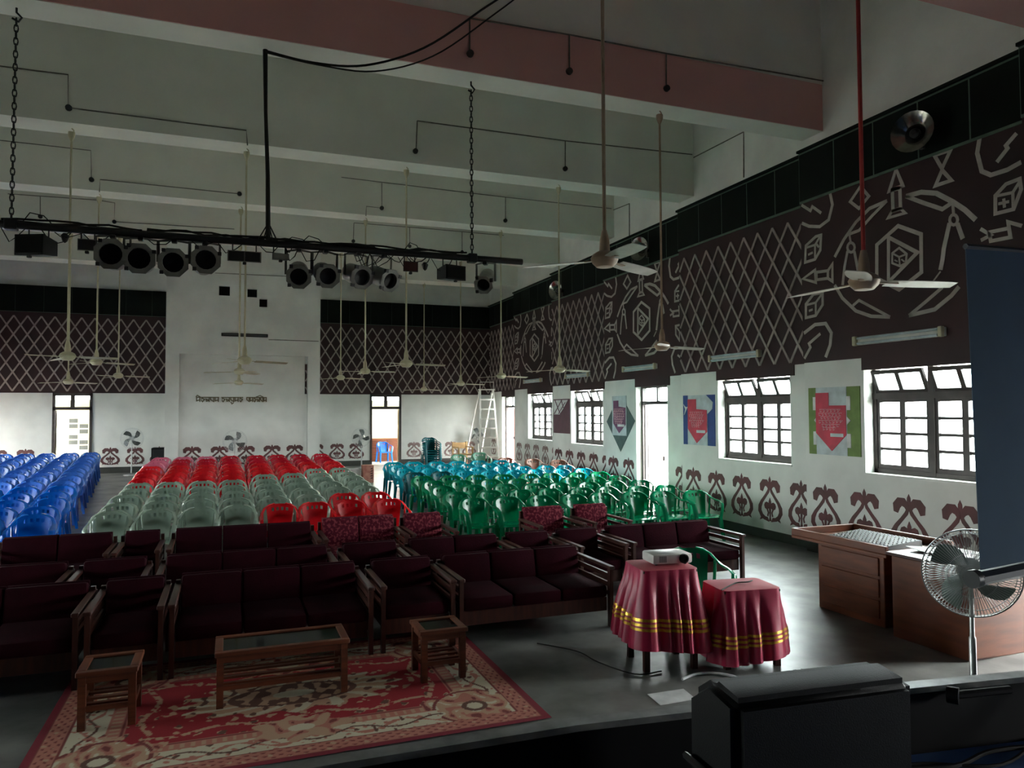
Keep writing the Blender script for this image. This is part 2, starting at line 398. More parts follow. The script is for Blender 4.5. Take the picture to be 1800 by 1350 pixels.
em([(1522,760),(1590,800),(1525,835)], w=.045); em([(1580,782),(1710,755),(1720,815),(1590,840)], True, w=.045); em([(1710,755),(1705,715),(1795,740)], w=.045)
# lower right corner of the emblem repeats its lower left one
for pts, cl, w_ in list(EMB):
    if pts[0][0] > 1.2 and pts[0][1] < 4.1: EMB.append(([(-x, y) for x, y in pts], cl, w_))

wr = empty_struct('wall_right')
base_r = MB()
for k in range(7):
    X, ya, yb = XS[k], YE[k], YE[k+1]; to3 = toR(X)
    holes = []
    if k in WIN: holes.append((*WIN[k], ZSILL, ZHEAD))
    if k in DOORS: holes.append((*DOORS[k], -.05, 2.86))
    mb = MB(); wall_sheet(mb, ya, yb, -.15, ZC, holes, to3, 0, -.32)
    bay = mb.build('plaster_bay', M_white, wr)
    # skirting, cut at doors
    segs = [(ya, yb)]
    if k in DOORS: segs = [(ya, DOORS[k][0]), (DOORS[k][1], yb)]
    for a, b in segs:
        base_r.hexa([(X-.015, a, fz(a)-.02), (X+.01, a, fz(a)-.02), (X+.01, b, fz(b)-.02), (X-.015, b, fz(b)-.02), (X-.015, a, fz(a)+.15), (X+.01, a, fz(a)+.15), (X+.01, b, fz(b)+.15), (X-.015, b, fz(b)+.15)])
    # dark panel, lattice or emblem
    pm = MB(); pm.box(X-.02, X, ya, yb, ZWH, 5.62)
    op = WIN.get(k) or DOORS.get(k)
    if op: pm.box(X-.02, X, op[0]-.12, op[1]+.02, 2.84 if k in WIN else 2.82, ZWH)
    pan = pm.build('maroon_panel', M_maroon_wall, wr)
    to3p = toR(X-.02)
    if k in (2, 4, 6): lattice(pan, ya+.06, yb-.04, 3.06, 5.44, to3p, .018)
    if k in (1, 3, 5):
        for pts, cl, w_ in EMB:
            q = MB(); pp = [(YC0+3.75*(k-1)+x, z) for x, z in pts]
            pp = [(min(max(u, ya+.03), yb-.03), z) for u, z in pp]
            q.strip(pp, w_, to3p, 0, .006, cl); q.build('painted_line', M_line, pan)
    # green boards along the top
    gb = MB(); gb.box(X-.04, X, ya, yb, 5.62, ZBAND)
    back = gb.build('green_backing', M_greenline, wr)
    nb = 5; bw = (yb-ya)/nb
    for i in range(nb):
        q = MB(); q.box(X-.047, X-.04, ya+i*bw+.014, ya+(i+1)*bw-.014, 5.655, ZBAND-.03); q.build('green_board', M_green, back)
    q = MB(); q.box(X-.09, X-.04, ya, yb, ZBAND, ZBAND+.04); q.build('green_cornice', M_green, wr)
    # stencilled ornaments along the dado
    if k >= 1:
        y = yb-.40
        while y > ya+.25:
            if not (k in DOORS and DOORS[k][0]-.33 < y < DOORS[k][1]+.33):
                q = MB()
                if k < 5: motif(q, y, .30+fz(y)*.6, .64, .80, to3, -1)
                else: motif(q, y, .42+fz(y)*.6, .58, .68, to3, -1)
                q.build('stencil_ornament', M_motif if k < 5 else M_motif2, bay)
            y -= .765
struct('baseboard_right', base_r, M_skirt)
# ---- left wall, mirrored, outside the frame
wl = empty_struct('wall_left'); base_l = MB()
for k in range(7):
    X = 2*XMID-XS[k]; ya, yb = YE[k], YE[k+1]; toL = (lambda X_: (lambda u, v, d: (X_+d, u, v)))(X)
    holes = []
    if k in WIN: holes.append((*WIN[k], ZSILL, ZHEAD))
    if k in DOORS and k: holes.append((*DOORS[k], -.05, 2.86))
    mb = MB(); wall_sheet(mb, ya, yb, -.15, ZC, holes, toL, 0, -.32); mb.build('plaster_bay', M_white, wl)
    pm = MB(); pm.box(X, X+.02, ya, yb, ZWH, 5.62); pm.build('maroon_panel', M_maroon_wall, wl)
    pm = MB(); pm.box(X, X+.06, ya, yb, 5.62, ZBAND); pm.build('green_backing', M_green, wl)
    base_l.box(X-.01, X+.015, ya, yb if k not in DOORS else DOORS[k][0], -.02, fz(ya)+.17)
struct('baseboard_left', base_l, M_skirt)

# ---- windows
def unit_box(name, m_): return MB().box(-.5, .5, -.5, .5, -.5, .5).mesh(name, m_)
PANE = unit_box('pane', M_glass)
WN = [0]
def window(X, y0, y1, sgn, full=True):
    WN[0] += 1
    root = thing('window_%d' % WN[0], None, None, (X, (y0+y1)/2, ZSILL), 0 if sgn > 0 else PI, kind='structure')
    hw = (y1-y0)/2; hh = ZHEAD-ZSILL; D = .17            # local +x points outdoors
    f = MB(); j = .06
    f.box(D, D+.08, -hw, -hw+j, 0, hh); f.box(D, D+.08, hw-j, hw, 0, hh); f.box(D, D+.08, -hw, hw, 0, .07); f.box(D, D+.08, -hw, hw, hh-.08, hh)
    zt = 1.08; f.box(D-.01, D+.085, -hw, hw, zt, zt+.09); f.box(D-.005, D+.082, -.045, .045, 0, hh)
    f.build('frame', M_frame, root)
    q = MB(); q.box(-.02, D, -hw-.02, hw+.02, -.03, .006); q.build('sill', M_white, root)
    cw = (hw-j-.045)/2
    for s_ in (-1, 1):
        for c in range(2):
            a = (.045+c*cw) if s_ > 0 else -(.045+(c+1)*cw)
            b = a+cw
            e = MB(); t = .046
            e.box(D+.015, D+.06, a, a+t, .07, zt); e.box(D+.015, D+.06, b-t, b, .07, zt); e.box(D+.015, D+.06, a+t, b-t, .07, .07+t+.02); e.box(D+.015, D+.06, a+t, b-t, zt-t, zt)
            z0, z1 = .07+t+.02, zt-t; ph = (z1-z0)/4
            for r in range(1, 4): e.box(D+.025, D+.05, a+t, b-t, z0+r*ph-.02, z0+r*ph+.02)
            cs = e.build('casement', M_frame, root)
            if full:
                for r in range(4): inst('pane', PANE, cs, (D+.037, (a+b)/2, z0+(r+.5)*ph), (0, 0, 0), (.004, cw-2*t, ph-.02))
            else: inst('pane', PANE, cs, (D+.037, (a+b)/2, (z0+z1)/2), (0, 0, 0), (.004, cw-2*t, z1-z0))
        # hopper sash leaning into the room
        a, b = (.05, hw-j-.005) if s_ > 0 else (-(hw-j-.005), -.05)
        hz = hh-.08-zt-.09; t = .05
        hp = thing('hopper_sash', None, None, (D+.04, 0, zt+.09), 0, parent=root); hp.rotation_euler = (0, R(-22), 0)
        e = MB(); e.box(-.02, .02, a, b, 0, t); e.box(-.02, .02, a, b, hz-t, hz); e.box(-.02, .02, a, a+t, t, hz-t); e.box(-.02, .02, b-t, b, t, hz-t); e.box(-.018, .018, (a+b)/2-.035, (a+b)/2+.035, t, hz-t)
        e.build('sash_frame', M_frame, hp)
        for c in (0, 1):
            inst('pane', PANE, hp, (0, a+(b-a)*(.25+.5*c)+(.006 if c == 0 else -.006), hz/2), (0, 0, 0), (.004, (b-a)/2-.085, hz-2*t))
    portal((X+sgn*.33, (y0+y1)/2, (ZSILL+ZHEAD)/2), (-sgn, 0, 0), y1-y0, hh)
for k in WIN:
    window(XS[k], *WIN[k], 1); window(2*XMID-XS[k], *WIN[k], -1, False)
DN = [0]
def side_door(X, y0, y1, sgn, leaf_mat, leaf_ang, near_ang=None):
    DN[0] += 1
    z = fz((y0+y1)/2)
    root = thing('door_%d' % DN[0], None, None, (X, (y0+y1)/2, z), 0 if sgn > 0 else PI, kind='structure')
    hw = (y1-y0)/2; D = .14; top = 2.86-z; zt = 2.40-z
    f = MB(); f.box(D, D+.1, -hw, -hw+.07, 0, top); f.box(D, D+.1, hw-.07, hw, 0, top); f.box(D, D+.1, -hw, hw, top-.07, top); f.box(D, D+.1, -hw, hw, zt, zt+.08)
    f.box(D+.02, D+.08, -.03, .03, zt+.08, top-.07)
    fr = f.build('frame', M_frame, root)
    for c in (-1, 1): inst('pane', PANE, fr, (D+.05, c*(hw-.07+.03)/2, (zt+.08+top-.07)/2), (0, 0, 0), (.004, hw-.1, top-.15-zt))
    for s_ in (-1, 1):
        lf = thing('door_leaf', None, None, (D+.05, s_*(hw-.07), .01), parent=root); lf.rotation_euler = (0, 0, s_*(leaf_ang if s_ > 0 or near_ang is None else near_ang))
        e = MB(); ww = hw-.08
        y_a, y_b = (0, -s_*ww)
        lo_, hi_ = min(y_a, y_b), max(y_a, y_b)
        e.box(-.018, .018, lo_, hi_, 0, zt-.02); e.build('panel', leaf_mat, lf)
        e = MB(); 
        for zz in (.15, .85, 1.55):
            e.box(-.026, .026, lo_+.08, hi_-.08, zz, zz+.55 if zz < 1.5 else min(zz+.55, zt-.12))
        e.build('raised_panel', leaf_mat, lf)
        e = MB(); e.box(-.05, .05, (lo_ if s_ > 0 else hi_-.03), (lo_+.03 if s_ > 0 else hi_), 1.0, 1.1); e.build('bolt', M_dark, lf)
    portal((X+sgn*.33, (y0+y1)/2, 1.5), (-sgn, 0, 0), y1-y0, 2.6)
side_door(XS[0], *DOORS[0], 1, M_frame, R(100))  # unseen door by the stage, added to light the front of the room
side_door(XS[3], *DOORS[3], 1, M_frame, R(100)); side_door(XS[6], *DOORS[6], 1, M_salmon, R(100), R(6))
side_door(2*XMID-XS[3], *DOORS[3], -1, M_frame, R(100)); side_door(2*XMID-XS[6], *DOORS[6], -1, M_salmon, R(95))

# ---- back wall with two doors
toB = lambda u, v, d: (u, YB-d, v)
BD = [(-5.42, -4.27), (4.93, 6.12)]
wb = empty_struct('wall_back')
mb = MB(); wall_sheet(mb, -9.2, 10.1, -.15, ZC, [(a, b, -.1, 2.90) for a, b in BD], toB, 0, -.3)
bwall = mb.build('plaster_face', M_white, wb)
ZW2 = 2.92
for (a, b) in ((-8.9, -1.72), (2.55, 9.72)):
    pm = MB(); pm.box(a, b, YB-.02, YB, ZW2, 5.55)
    pan = pm.build('maroon_panel', M_maroon_wall, wb)
    lattice(pan, max(a, -7.6)+.02, b-.02, ZW2+.06, 5.42, lambda u, v, d: (u, YB-.02-d, v), .018)
    gb = MB(); gb.box(a, b, YB-.05, YB, 5.55, 6.42); gk = gb.build('green_backing', M_greenline, wb)
    n = 9; bw_ = (b-a)/n
    for i in range(n):
        q = MB(); q.box(a+i*bw_+.004, a+(i+1)*bw_-.004, YB-.07, YB-.05, 5.56, 6.42); q.build('green_board', M_green, gk)
for xc in [-6.9, -6.15, -3.72, -2.98, -2.24, 2.98, 3.72, 4.42, 6.62, 7.36, 8.10, 8.84]:
    q = MB(); motif(q, xc, .52, .60, .60, toB); q.build('stencil_ornament', M_motif if xc < 5 else M_motif2, bwall)
base_b = MB()
for a, b in ((-9.2, BD[0][0]), (BD[0][1], BD[1][0]), (BD[1][1], 9.72)): base_b.box(a, b, YB-.02, YB+.01, fz(28)-.03, fz(28)+.2)
struct('baseboard_back', base_b, M_skirt)
for i, (a, b) in enumerate(BD):
    DN[0] += 1; z0 = fz(28)
    root = thing('door_%d' % DN[0], None, None, ((a+b)/2, YB, z0), kind='structure'); hw = (b-a)/2; top = 2.92-z0; zt = 2.36-z0
    f = MB(); f.box(-hw, -hw+.08, -.03, .1, 0, top); f.box(hw-.08, hw, -.03, .1, 0, top); f.box(-hw, hw, -.03, .1, top-.09, top); f.box(-hw, hw, -.03, .1, zt, zt+.1); f.box(-.06, .06, -.02, .09, zt+.1, top-.09)
    fr = f.build('frame', M_frame, root)
    for c in (-1, 1): inst('pane', PANE, fr, (c*(hw-.08+.06)/2, .04, (zt+.1+top-.09)/2), (0, 0, 0), (hw-.14, .004, top-.19-zt))
    for s_ in (-1, 1):
        lf = thing('door_leaf', None, None, (s_*(hw-.08), .08, .01), parent=root); lf.rotation_euler = (0, 0, -s_*R(99))
        ww = hw-.1; x_a, x_b = sorted((0, -s_*ww))
        e = MB(); e.box(x_a, x_b, -.018, .018, 0, zt-.02); e.build('panel', M_yellowwood if i else M_frame, lf)
        e = MB()
        for zz in (.15, .85, 1.5): e.box(x_a+.07, x_b-.07, -.026, .026, zz, min(zz+.5, zt-.1))
        e.build('raised_panel', M_yellowwood if i else M_frame, lf)
    portal(((a+b)/2, YB+.32, 1.55), (0, -1, 0), b-a, 2.6)
# ---- beyond the back doors
cw1 = struct('wall_corridor', MB().box(-12, 12, 31.6, 31.8, .2, 2.75), M_cream)
struct('corridor_shade_slab', MB().box(-12, 12, 28.3, 32.2, 3.15, 3.3), M_white)  # slab out of view, added to dim the corridor wall
for xa in (-5.95, 4.6):
    q = MB(); q.box(xa-.14, xa+.14, 30.2, 30.5, .2, 3.15); q.rbox(xa-.18, xa+.18, 30.16, 30.54, .2, .5, .02); struct('corridor_pillar', q, M_white)
nb_ = thing('notice_board', 'pale notice board of pinned sheets beyond the far left door', 'notice board', tuple(Vector((-4.9, 31.58, 1.5))))
q = MB(); q.box(-.75, .75, -.04, .02, -.7, .7); q.build('board', M_cream, nb_)
for r in range(6):
    for c in range(4):
        q = MB(); q.box(-.66+c*.34, -.66+c*.34+.28, -.05, -.04, -.6+r*.2, -.6+r*.2+.15); q.build('sheet', M_grille if (r+c) % 3 else M_paper, nb_)
cb = thing('wooden_cabinet', 'low brown wooden cabinet seen through the right back door', 'cabinet', (6.15, 31.2, .2))
q = MB(); q.rbox(-.7, .7, -.3, .3, .0, .95, .015); q.build('body', M_desk, cb)
for s_ in (-1, 1):
    q = MB(); q.rbox(min(0, s_*.66)+.02, max(0, s_*.66)-.02, -.325, -.3, .08, .88, .008); d_ = q.build('cabinet_door', M_wood, cb)
    q = MB(); q.tube([(s_*.08, -.335, .42), (s_*.08, -.335, .54)], .01); q.build('handle', M_wire, d_)

# ---- projection booth on two pillars, hanging from the rearmost beam
bo = empty_struct('wall_booth')
XB0, XB1, YBF = -1.80, 2.67, 24.18
hole_px = [((385, 502), (404, 520)), ((435, 507), (452, 523)), ((456, 525), (470, 540))]
HOL = []
for (a, b) in hole_px:
    p, q_ = py(*a, YBF), py(*b, YBF); HOL.append((p.x, q_.x, q_.z, p.z))
mb = MB(); wall_sheet(mb, XB0, XB1, 4.02, ZC, HOL, lambda u, v, d: (u, YBF-d, v), 0, -.2)
fb = mb.build('booth_front', M_white, bo)
q = MB(); q.box(XB0, XB0+.2, YBF+.2, YB, 4.02, ZC); q.box(XB1-.2, XB1, YBF+.2, YB, 4.02, ZC); q.box(XB0+.2, XB1-.2, YBF+.2, YB, 4.02, 4.2); q.build('booth_sides', M_white, bo)
for h in HOL:
    q = MB(); q.box(h[0]-.01, h[1]+.01, YBF+.16, YBF+.19, h[2]-.01, h[3]+.01); q.build('dark_hole_sheet', M_black, fb)  # black sheet painted as the dark inside the opening
for (a, b) in ((XB0, -1.43), (2.30, XB1)):
    q = MB(); q.box(a, b, YBF, YBF+.3, .1, 4.02); q.build('pillar', M_white, bo)
q = MB(); q.box(-1.43, 2.21, YBF+.1, YBF+.28, .1, 4.02); pnl = q.build('recessed_panel', M_white, bo)
for xc in [-1.05, -.28, .48, 1.24, 1.92]:
    q = MB(); motif(q, xc, .66, .62, .60, lambda u, v, d: (u, YBF+.1-d, v)); q.build('stencil_ornament', M_motif, pnl)
# raised lettering: three words hung from their head strokes
lt = thing('raised_lettering', 'row of small bronze raised letters in three words on white booth panel', 'lettering', (.02, YBF+.10, 2.66))
t3 = lambda u, v, d: (u, -d, v)
for (xa, xb, n, drop) in ((-.98, -.33, 5, None), (-.27, .36, 5, 2), (.45, 1.00+.05, 6, None)):
    q = MB(); q.strip([(xa, .06), (xb, .06)], .03, t3, 0, .02); step = (xb-xa)/n
    for i in range(n):
        a = xa+i*step+step*.15; b = a+step*.7; v0 = -.08
        k = (i*3+int(xa*10)) % 4
        if k == 0: q.strip([(a, .05), (a, -.01), (b, -.07), (b, .05)], .03, t3, 0, .02)
        elif k == 1: q.strip([(b, .05), (b, -.08)], .03, t3, 0, .02); q.strip([(b, -.03), (a, .01), (a+.02, -.06), (b, -.03)], .03, t3, 0, .02)
        elif k == 2: q.strip([(a, .0), (a+step*.2, .035), (b, .0), (a+step*.3, -.075), (a, -.03)], .03, t3, 0, .02)
        else: q.strip([(b, .05), (b, -.08)], .03, t3, 0, .02); q.strip([(a, .05), (a, -.05), (b, -.02)], .03, t3, 0, .02)
        if drop == i: q.strip([(a, -.08), (a+step*.3, -.14), (b, -.1)], .03, t3, 0, .02)
    if drop is None: q.strip([(xa, .07), (xa+.04, .12), (xa+.12, .07)] if xa < 0 else [(xa+.28, .07), (xa+.4, .12), (xa+.5, .07)], .03, t3, 0, .02)
    q.build('word', M_letter, lt)
# unlit batten and wire on the booth front
p, q_ = py(389, 588, YBF), py(471, 589, YBF)
bt = thing('dark_batten', 'dark unlit tube batten on white booth above the lettering', 'light fitting', ((p.x+q_.x)/2, YBF, p.z))
w2 = (q_.x-p.x)/2; q = MB(); q.rbox(-w2, w2, -.06, 0, -.05, .05, .012); q.build('housing', M_dark, bt)
q = MB(); q.tube([(-w2+.04, -.08, 0), (w2-.04, -.08, 0)], .018, 8); q.build('tube', M_grille, bt)

# ---- stage, lip and stage house
ZST = .72
lip_pts = [pz(*p, 1.0) for p in [(300, 1368), (500, 1340), (750, 1301), (1000, 1262), (1275, 1231), (1567, 1201), (1800, 1178)]]
LIP = [(-7.5, 2.45), (-4.5, 2.68), (-2, 2.82)]+[(p.x, p.y) for p in lip_pts]+[(5.2, 2.25), (7.0, 1.9), (8.4, 1.6)]
LIP = [(x, 2.83-.0125*(x-.0)**2*(1 if x > 0 else .35) if abs(x) > 3.7 else y) for x, y in LIP]
mb = MB(); n = len(LIP)
for i in range(n-1):
    (xa, ya), (xb, yb) = LIP[i], LIP[i+1]
    mb.hexa([(xa, -8, 0), (xb, -8, 0), (xb, yb-.10, 0), (xa, ya-.10, 0), (xa, -8, ZST), (xb, -8, ZST), (xb, yb-.10, ZST), (xa, ya-.10, ZST)])
struct('stage_floor', mb, M_carpet)
lip = MB()
for i in range(n-1):
    (xa, ya), (xb, yb) = LIP[i], LIP[i+1]
    lip.hexa([(xa, ya-.10, 0), (xb, yb-.10, 0), (xb, yb, 0), (xa, ya, 0), (xa, ya-.10, .985), (xb, yb-.10, .985), (xb, yb, .985), (xa, ya, .985)])
lp = struct('trim_1', lip, M_black)
cap = MB()
for i in range(n-1):
    (xa, ya), (xb, yb) = LIP[i], LIP[i+1]
    cap.hexa([(xa, ya-.10, .985), (xb, yb-.10, .985), (xb, yb, .985), (xa, ya, .985), (xa, ya-.075, 1.0), (xb, yb-.075, 1.0), (xb, yb, 1.0), (xa, ya, 1.0)])
cap.build('lip_cap', M_lip, lp)
sh = MB()
SH_SIDE = [(-2.9, -1.7, ZST, 2.5)]  # opening out of view, added to bring light onto the stage
wall_sheet(sh, -8.2, 9.2, 0, ZC, [], lambda u, v, d: (u, -8-d, v), 0, .2)
wall_sheet(sh, -8, 2.1, 0, ZC, [], lambda u, v, d: (-7.7-d, u, v), 0, .5)
wall_sheet(sh, -8, 2.1, 0, ZC, SH_SIDE, lambda u, v, d: (8.6+d, u, v), 0, .6)
for h in SH_SIDE:
    portal((9.21, (h[0]+h[1])/2, (h[2]+h[3])/2), (-1, 0, 0), h[1]-h[0], h[3]-h[2])
struct('wall_stage', sh, M_curtain)

# ================================================================== things
# ------------------------------------------------------------------ plastic armchairs
def chair_parts():
    P = {}
    def seat(u, v):
        x = (u-.5)*2; y = -.24+v*.46
        return (x*(.235-.03*v), y, .425-.018*(1-x*x)*math.sin(PI*min(1, v*1.1))-.03*max(0, .12-v)/.12*1.0-.012*v)
    P['seat'] = MB().sheet(seat, 8, 6, .014)
    def back(u, v):
        x = (u-.5)*2
        hw = .165+.045*v
        zt = .405-.05*abs(x)**3
        return (x*hw, .205+.105*v-.055*x*x*(.4+.6*v), .415+zt*v)
    skip = [(i, 6) for i in (2, 4, 6, 8)]
    b = MB().sheet(back, 11, 8, .012, skip)
    P['backrest'] = b
    for s_, nm in ((-1, 'armrest'), (1, 'armrest2')):
        a = MB()
        a.tube([(s_*.245, -.215, .40), (s_*.272, -.222, .54), (s_*.287, -.20, .635), (s_*.292, -.10, .662), (s_*.288, .04, .672), (s_*.272, .15, .70), (s_*.232, .235, .765), (s_*.16, .275, .808), (s_*.09, .298, .822)],
               .02, 6, flat=(.042, .014, (s_, 0, 0) if False else (s_*.3, -.95, 0)))
        a.tube([(s_*.245, .20, .40), (s_*.262, .205, .55), (s_*.262, .19, .70)], .02, 6, flat=(.03, .014, (s_, 0, 0)))
        P[nm] = a
    k = 0
    for sx in (-1, 1):
        for sy in (-1, 1):
            l = MB(); x0, y0 = sx*.235, (-.205 if sy < 0 else .205); x1, y1 = sx*.268, (-.262 if sy < 0 else .285)
            t, bt = .036, .022
            l.hexa([(x1-bt, y1-bt, 0), (x1+bt, y1-bt, 0), (x1+bt, y1+bt, 0), (x1-bt, y1+bt, 0), (x0-t, y0-t, .42), (x0+t*.6, y0-t, .42), (x0+t*.6, y0+t, .42), (x0-t, y0+t, .42)])
            P['leg%d' % k] = l; k += 1
    return P
_CM = {}
def chair_mesh(colour, joined):
    key = (colour, joined)
    if key not in _CM:
        P = chair_parts(); mt = PL[colour]
        for q in P.values(): q.v = [(x*.97, y, z) for x, y, z in q.v]
        if joined:
            a = MB()
            for q in P.values(): a.add(q.v, q.f)
            _CM[key] = a.mesh('plastic_armchair', mt, True)
        else: _CM[key] = [(nm.rstrip('0123456789'), q.mesh(nm.rstrip('0123456789'), mt, True)) for nm, q in P.items()]
    return _CM[key]
def chair(colour, x, y, z, rz, label, group, joined=False):
    if joined:
        o = inst('plastic_armchair', chair_mesh(colour, True), None, (x, y, z), (0, 0, rz)); return tag(o, label, 'chair', group)
    t = thing('plastic_armchair', label, 'chair', (x, y, z), rz, group)
    for nm, me in chair_mesh(colour, False): inst(nm, me, t)
    return t
def cz(y): return fz(y-.27)-.001 if y > 12.3 else 0
J = lambda s: random.uniform(-s, s)
# middle block
for r in range(12):
    for c in range(8):
        Y = 11.95+1.0*r+J(.05); sp = .57+.0035*(Y-12); X = .43+(c-3.5)*sp+J(.03)-.02*r*(1 if c < 4 else 0)*.6
        if r == 0: col = 'grey-green' if c < 4 else 'red'
        elif r == 1: col = 'grey-green' if c < 6 else 'red'
        elif r <= 4+(c >= 4)+(c >= 6): col = 'grey-green'
        elif r <= 8: col = 'red'
        else: col = 'crimson'
        if (r >= 10 and c <= 2 and not (r == 10 and c > 0)) or (r == 9 and c == 0): col = 'pink'
        chair(col, X, Y, cz(Y), J(.07), '%s plastic armchair in middle block, %s row from sofas, %s from blue aisle' % (col, ORD[r], ORD[c]), 'plastic armchairs of the middle block', r > 6)
# blue block
for r in range(15):
    Y = 11.9+1.0*r; xe = -2.55-.105*(Y-11.9)
    for c in range(8):
        X = xe-.575*c+J(.03); y_ = Y+J(.05)
        p = Vector((X, y_, .6))-C0; d = p.dot(CF); sx = 900+F_PX*p.dot(CR)/d
        if sx < -45: break
        col = 'blue' if r < 5 else 'pale blue'
        if X < -8.2: break
        chair(col, X, y_, cz(y_), J(.07), '%s plastic armchair in left block, %s row from sofas, %s from aisle' % (col, ORD[r], ORD[c]), 'blue plastic armchairs of the left block', r > 6)
# right block: green in front, teal behind
for r in range(9):
    for c in range(8):
        Y = 11.55+.95*r; sp = .575; X = 3.78+c*sp+.03*r+J(.03); y_ = Y+J(.06)-.055*c
        if r == 0 and c >= 7: y_ -= .1
        if X > 8.35: continue
        if r >= 7 and c >= 6: continue
        if r <= 4: col = 'green'
        else: col = 'teal'
        if r == 5 and c < 2: col = 'dark teal'
        chair(col, X, y_, cz(y_), J(.10), '%s plastic armchair in right block, %s row from sofas, %s from centre aisle' % (col, ORD[r], ORD[c]), 'green and teal plastic armchairs of the right block', r > 5)
for i, (x, y, col, wd) in enumerate([(7.35, 19.6, 'brown', 'leftmost'), (7.95, 19.0, 'brown', 'middle'), (8.45, 18.4, 'brown', 'rightmost')]):
    chair(col, x, y, cz(y), J(.2), 'pale brown plastic armchair, %s of three behind teal chairs by right wall' % wd, 'brown plastic armchairs by the right wall', True)
chair('pale green', 6.5, 21.3, cz(21.3), .2, 'pale green plastic armchair standing behind teal rows near wooden chair', None, True)
chair('pale green', 7.3, 21.9, cz(21.9), -.1, 'pale green plastic armchair standing behind teal rows before the ladder', None, True)
for k in range(6):
    chair('dark teal', 6.32, 24.2+.012*k, cz(24.2)+k*.075, .05, '%s dark teal armchair up the tall stack by the back wall' % ORD[k], 'stack of dark teal armchairs', True)
chair('green', 4.42, 6.35, 0, R(-12), 'green plastic armchair behind the low maroon skirted table', None)
chair('blue', 5.95, 30.4, .2, .15, 'blue plastic armchair outside the right back door', None, True)

# ------------------------------------------------------------------ sofas
def sofa(x0, x1, yf, yb, label, group, cloth, seats, top=.71, arm_l=True, arm_r=True):
    cx = (x0+x1)/2; hw = (x1-x0)/2; D = yb-yf
    t = thing('wooden_sofa' if seats > 1 else 'wooden_armchair', label, 'sofa' if seats > 1 else 'armchair', (cx, yf, 0), 0, group)
    aw = .055; iw = hw-aw
    q = MB(); q.box(-iw, iw, .06, .10, .16, .30); q.box(-iw, iw, D-.12, D-.08, .16, .42); q.box(-iw, -iw+.04, .10, D-.12, .18, .30); q.box(iw-.04, iw, .10, D-.12, .18, .30); q.build('base_frame', M_wood2, t)
    sw = 2*iw/seats
    for i in range(seats):
        q = MB(); q.rbox(-iw+i*sw+.004, -iw+(i+1)*sw-.004, .03, D-.15, .30, .43, .03); q.build('seat_cushion', cloth, t, True)
        # leaning back cushion
        a, b = -iw+i*sw+.004, -iw+(i+1)*sw-.004; q = MB(); q.rbox(a, b, 0, .13, 0, top-.40, .03)
        o = q.build('back_cushion', cloth, t, True); o.location = (0, D-.24, .42); o.rotation_euler = (R(-12), 0, 0)
        q = MB(); q.rbox(a, b, D-.065, D-.04, top-.26, top+.005, .008); o = q.build('back_cover', cloth, t, True)
    for s_, on in ((-1, arm_l), (1, arm_r)):
        if not on: continue
        xa = s_*(hw-aw/2)
        ar = MB(); ar.rbox(xa-aw*.55, xa+aw*.55, -.02, D-.04, .595, .63, .008)
        arm = ar.build('armrest', M_wood2, t)
        q = MB(); q.box(xa-.02, xa+.02, .0, .055, 0, .595); q.build('leg', M_wood2, t)
        q = MB(); q.box(xa-.02, xa+.02, D-.1, D-.05, 0, top-.05); q.build('leg', M_wood2, t)
        for zz in (.50, .41, .32):
            q = MB(); q.box(xa-.012, xa+.012, .055, D-.1, zz, zz+.045); q.build('slat', M_wood2, arm)
    return t
G1, G2, G3 = 'maroon sofas of the front row', 'maroon sofas of the second row', 'sofas of the third row'
R1 = [(-3.2, -1.13, 3, 'maroon three-seat sofa at left end of the front row'), (-1.10, -.50, 1, 'maroon armchair in front row behind left side table'), (-.47, 1.27, 3, 'maroon three-seat sofa in front row behind coffee table'), (1.33, 2.06, 1, 'maroon armchair in front row behind right side table'), (2.09, 3.78, 3, 'maroon three-seat sofa in front row beside skirted projector table')]
for a, b, s_, lb in R1: sofa(a, b, 6.95, 7.88, lb, G1, M_cloth, s_)
R2 = [(-3.6, -1.50, 3, 'maroon three-seat sofa at left end of the second row'), (-1.46, -.76, 1, 'maroon armchair in second row near left end'), (-.68, 1.12, 3, 'maroon three-seat sofa in second row behind coffee table sofa'), (1.19, 1.93, 1, 'maroon armchair in second row, third from its right end sofa'), (1.98, 3.20, 2, 'maroon two-seat sofa in second row'), (3.24, 3.90, 1, 'maroon armchair in second row right after the two-seat sofa'), (3.94, 4.60, 1, 'maroon armchair in second row left of the end sofa'), (4.66, 6.34, 3, 'maroon three-seat sofa with slatted arm at right end of second row')]
for a, b, s_, lb in R2: sofa(a, b, 8.08, 8.98, lb, G2, M_cloth, s_)
R3 = [(-2.58, -1.30, 2, 'maroon two-seat sofa at left end of the third row', 0), (-1.27, -.76, 1, 'maroon armchair in third row left of the gap', 0), (-.69, 1.10, 3, 'maroon three-seat sofa in third row below front red chairs', 0), (1.14, 2.24, 2, 'floral maroon two-seat sofa in third row', 1), (2.28, 2.93, 1, 'floral maroon armchair in third row beside floral sofa', 1), (4.12, 4.86, 1, 'floral maroon armchair in third row, left one before green chairs', 1), (4.98, 5.62, 1, 'floral maroon armchair in third row, right one before green chairs', 1)]
for a, b, s_, lb, fl_ in R3: sofa(a, b, 9.75, 10.62, lb, G3, M_floral if fl_ else M_cloth, s_, .79 if fl_ else .755)

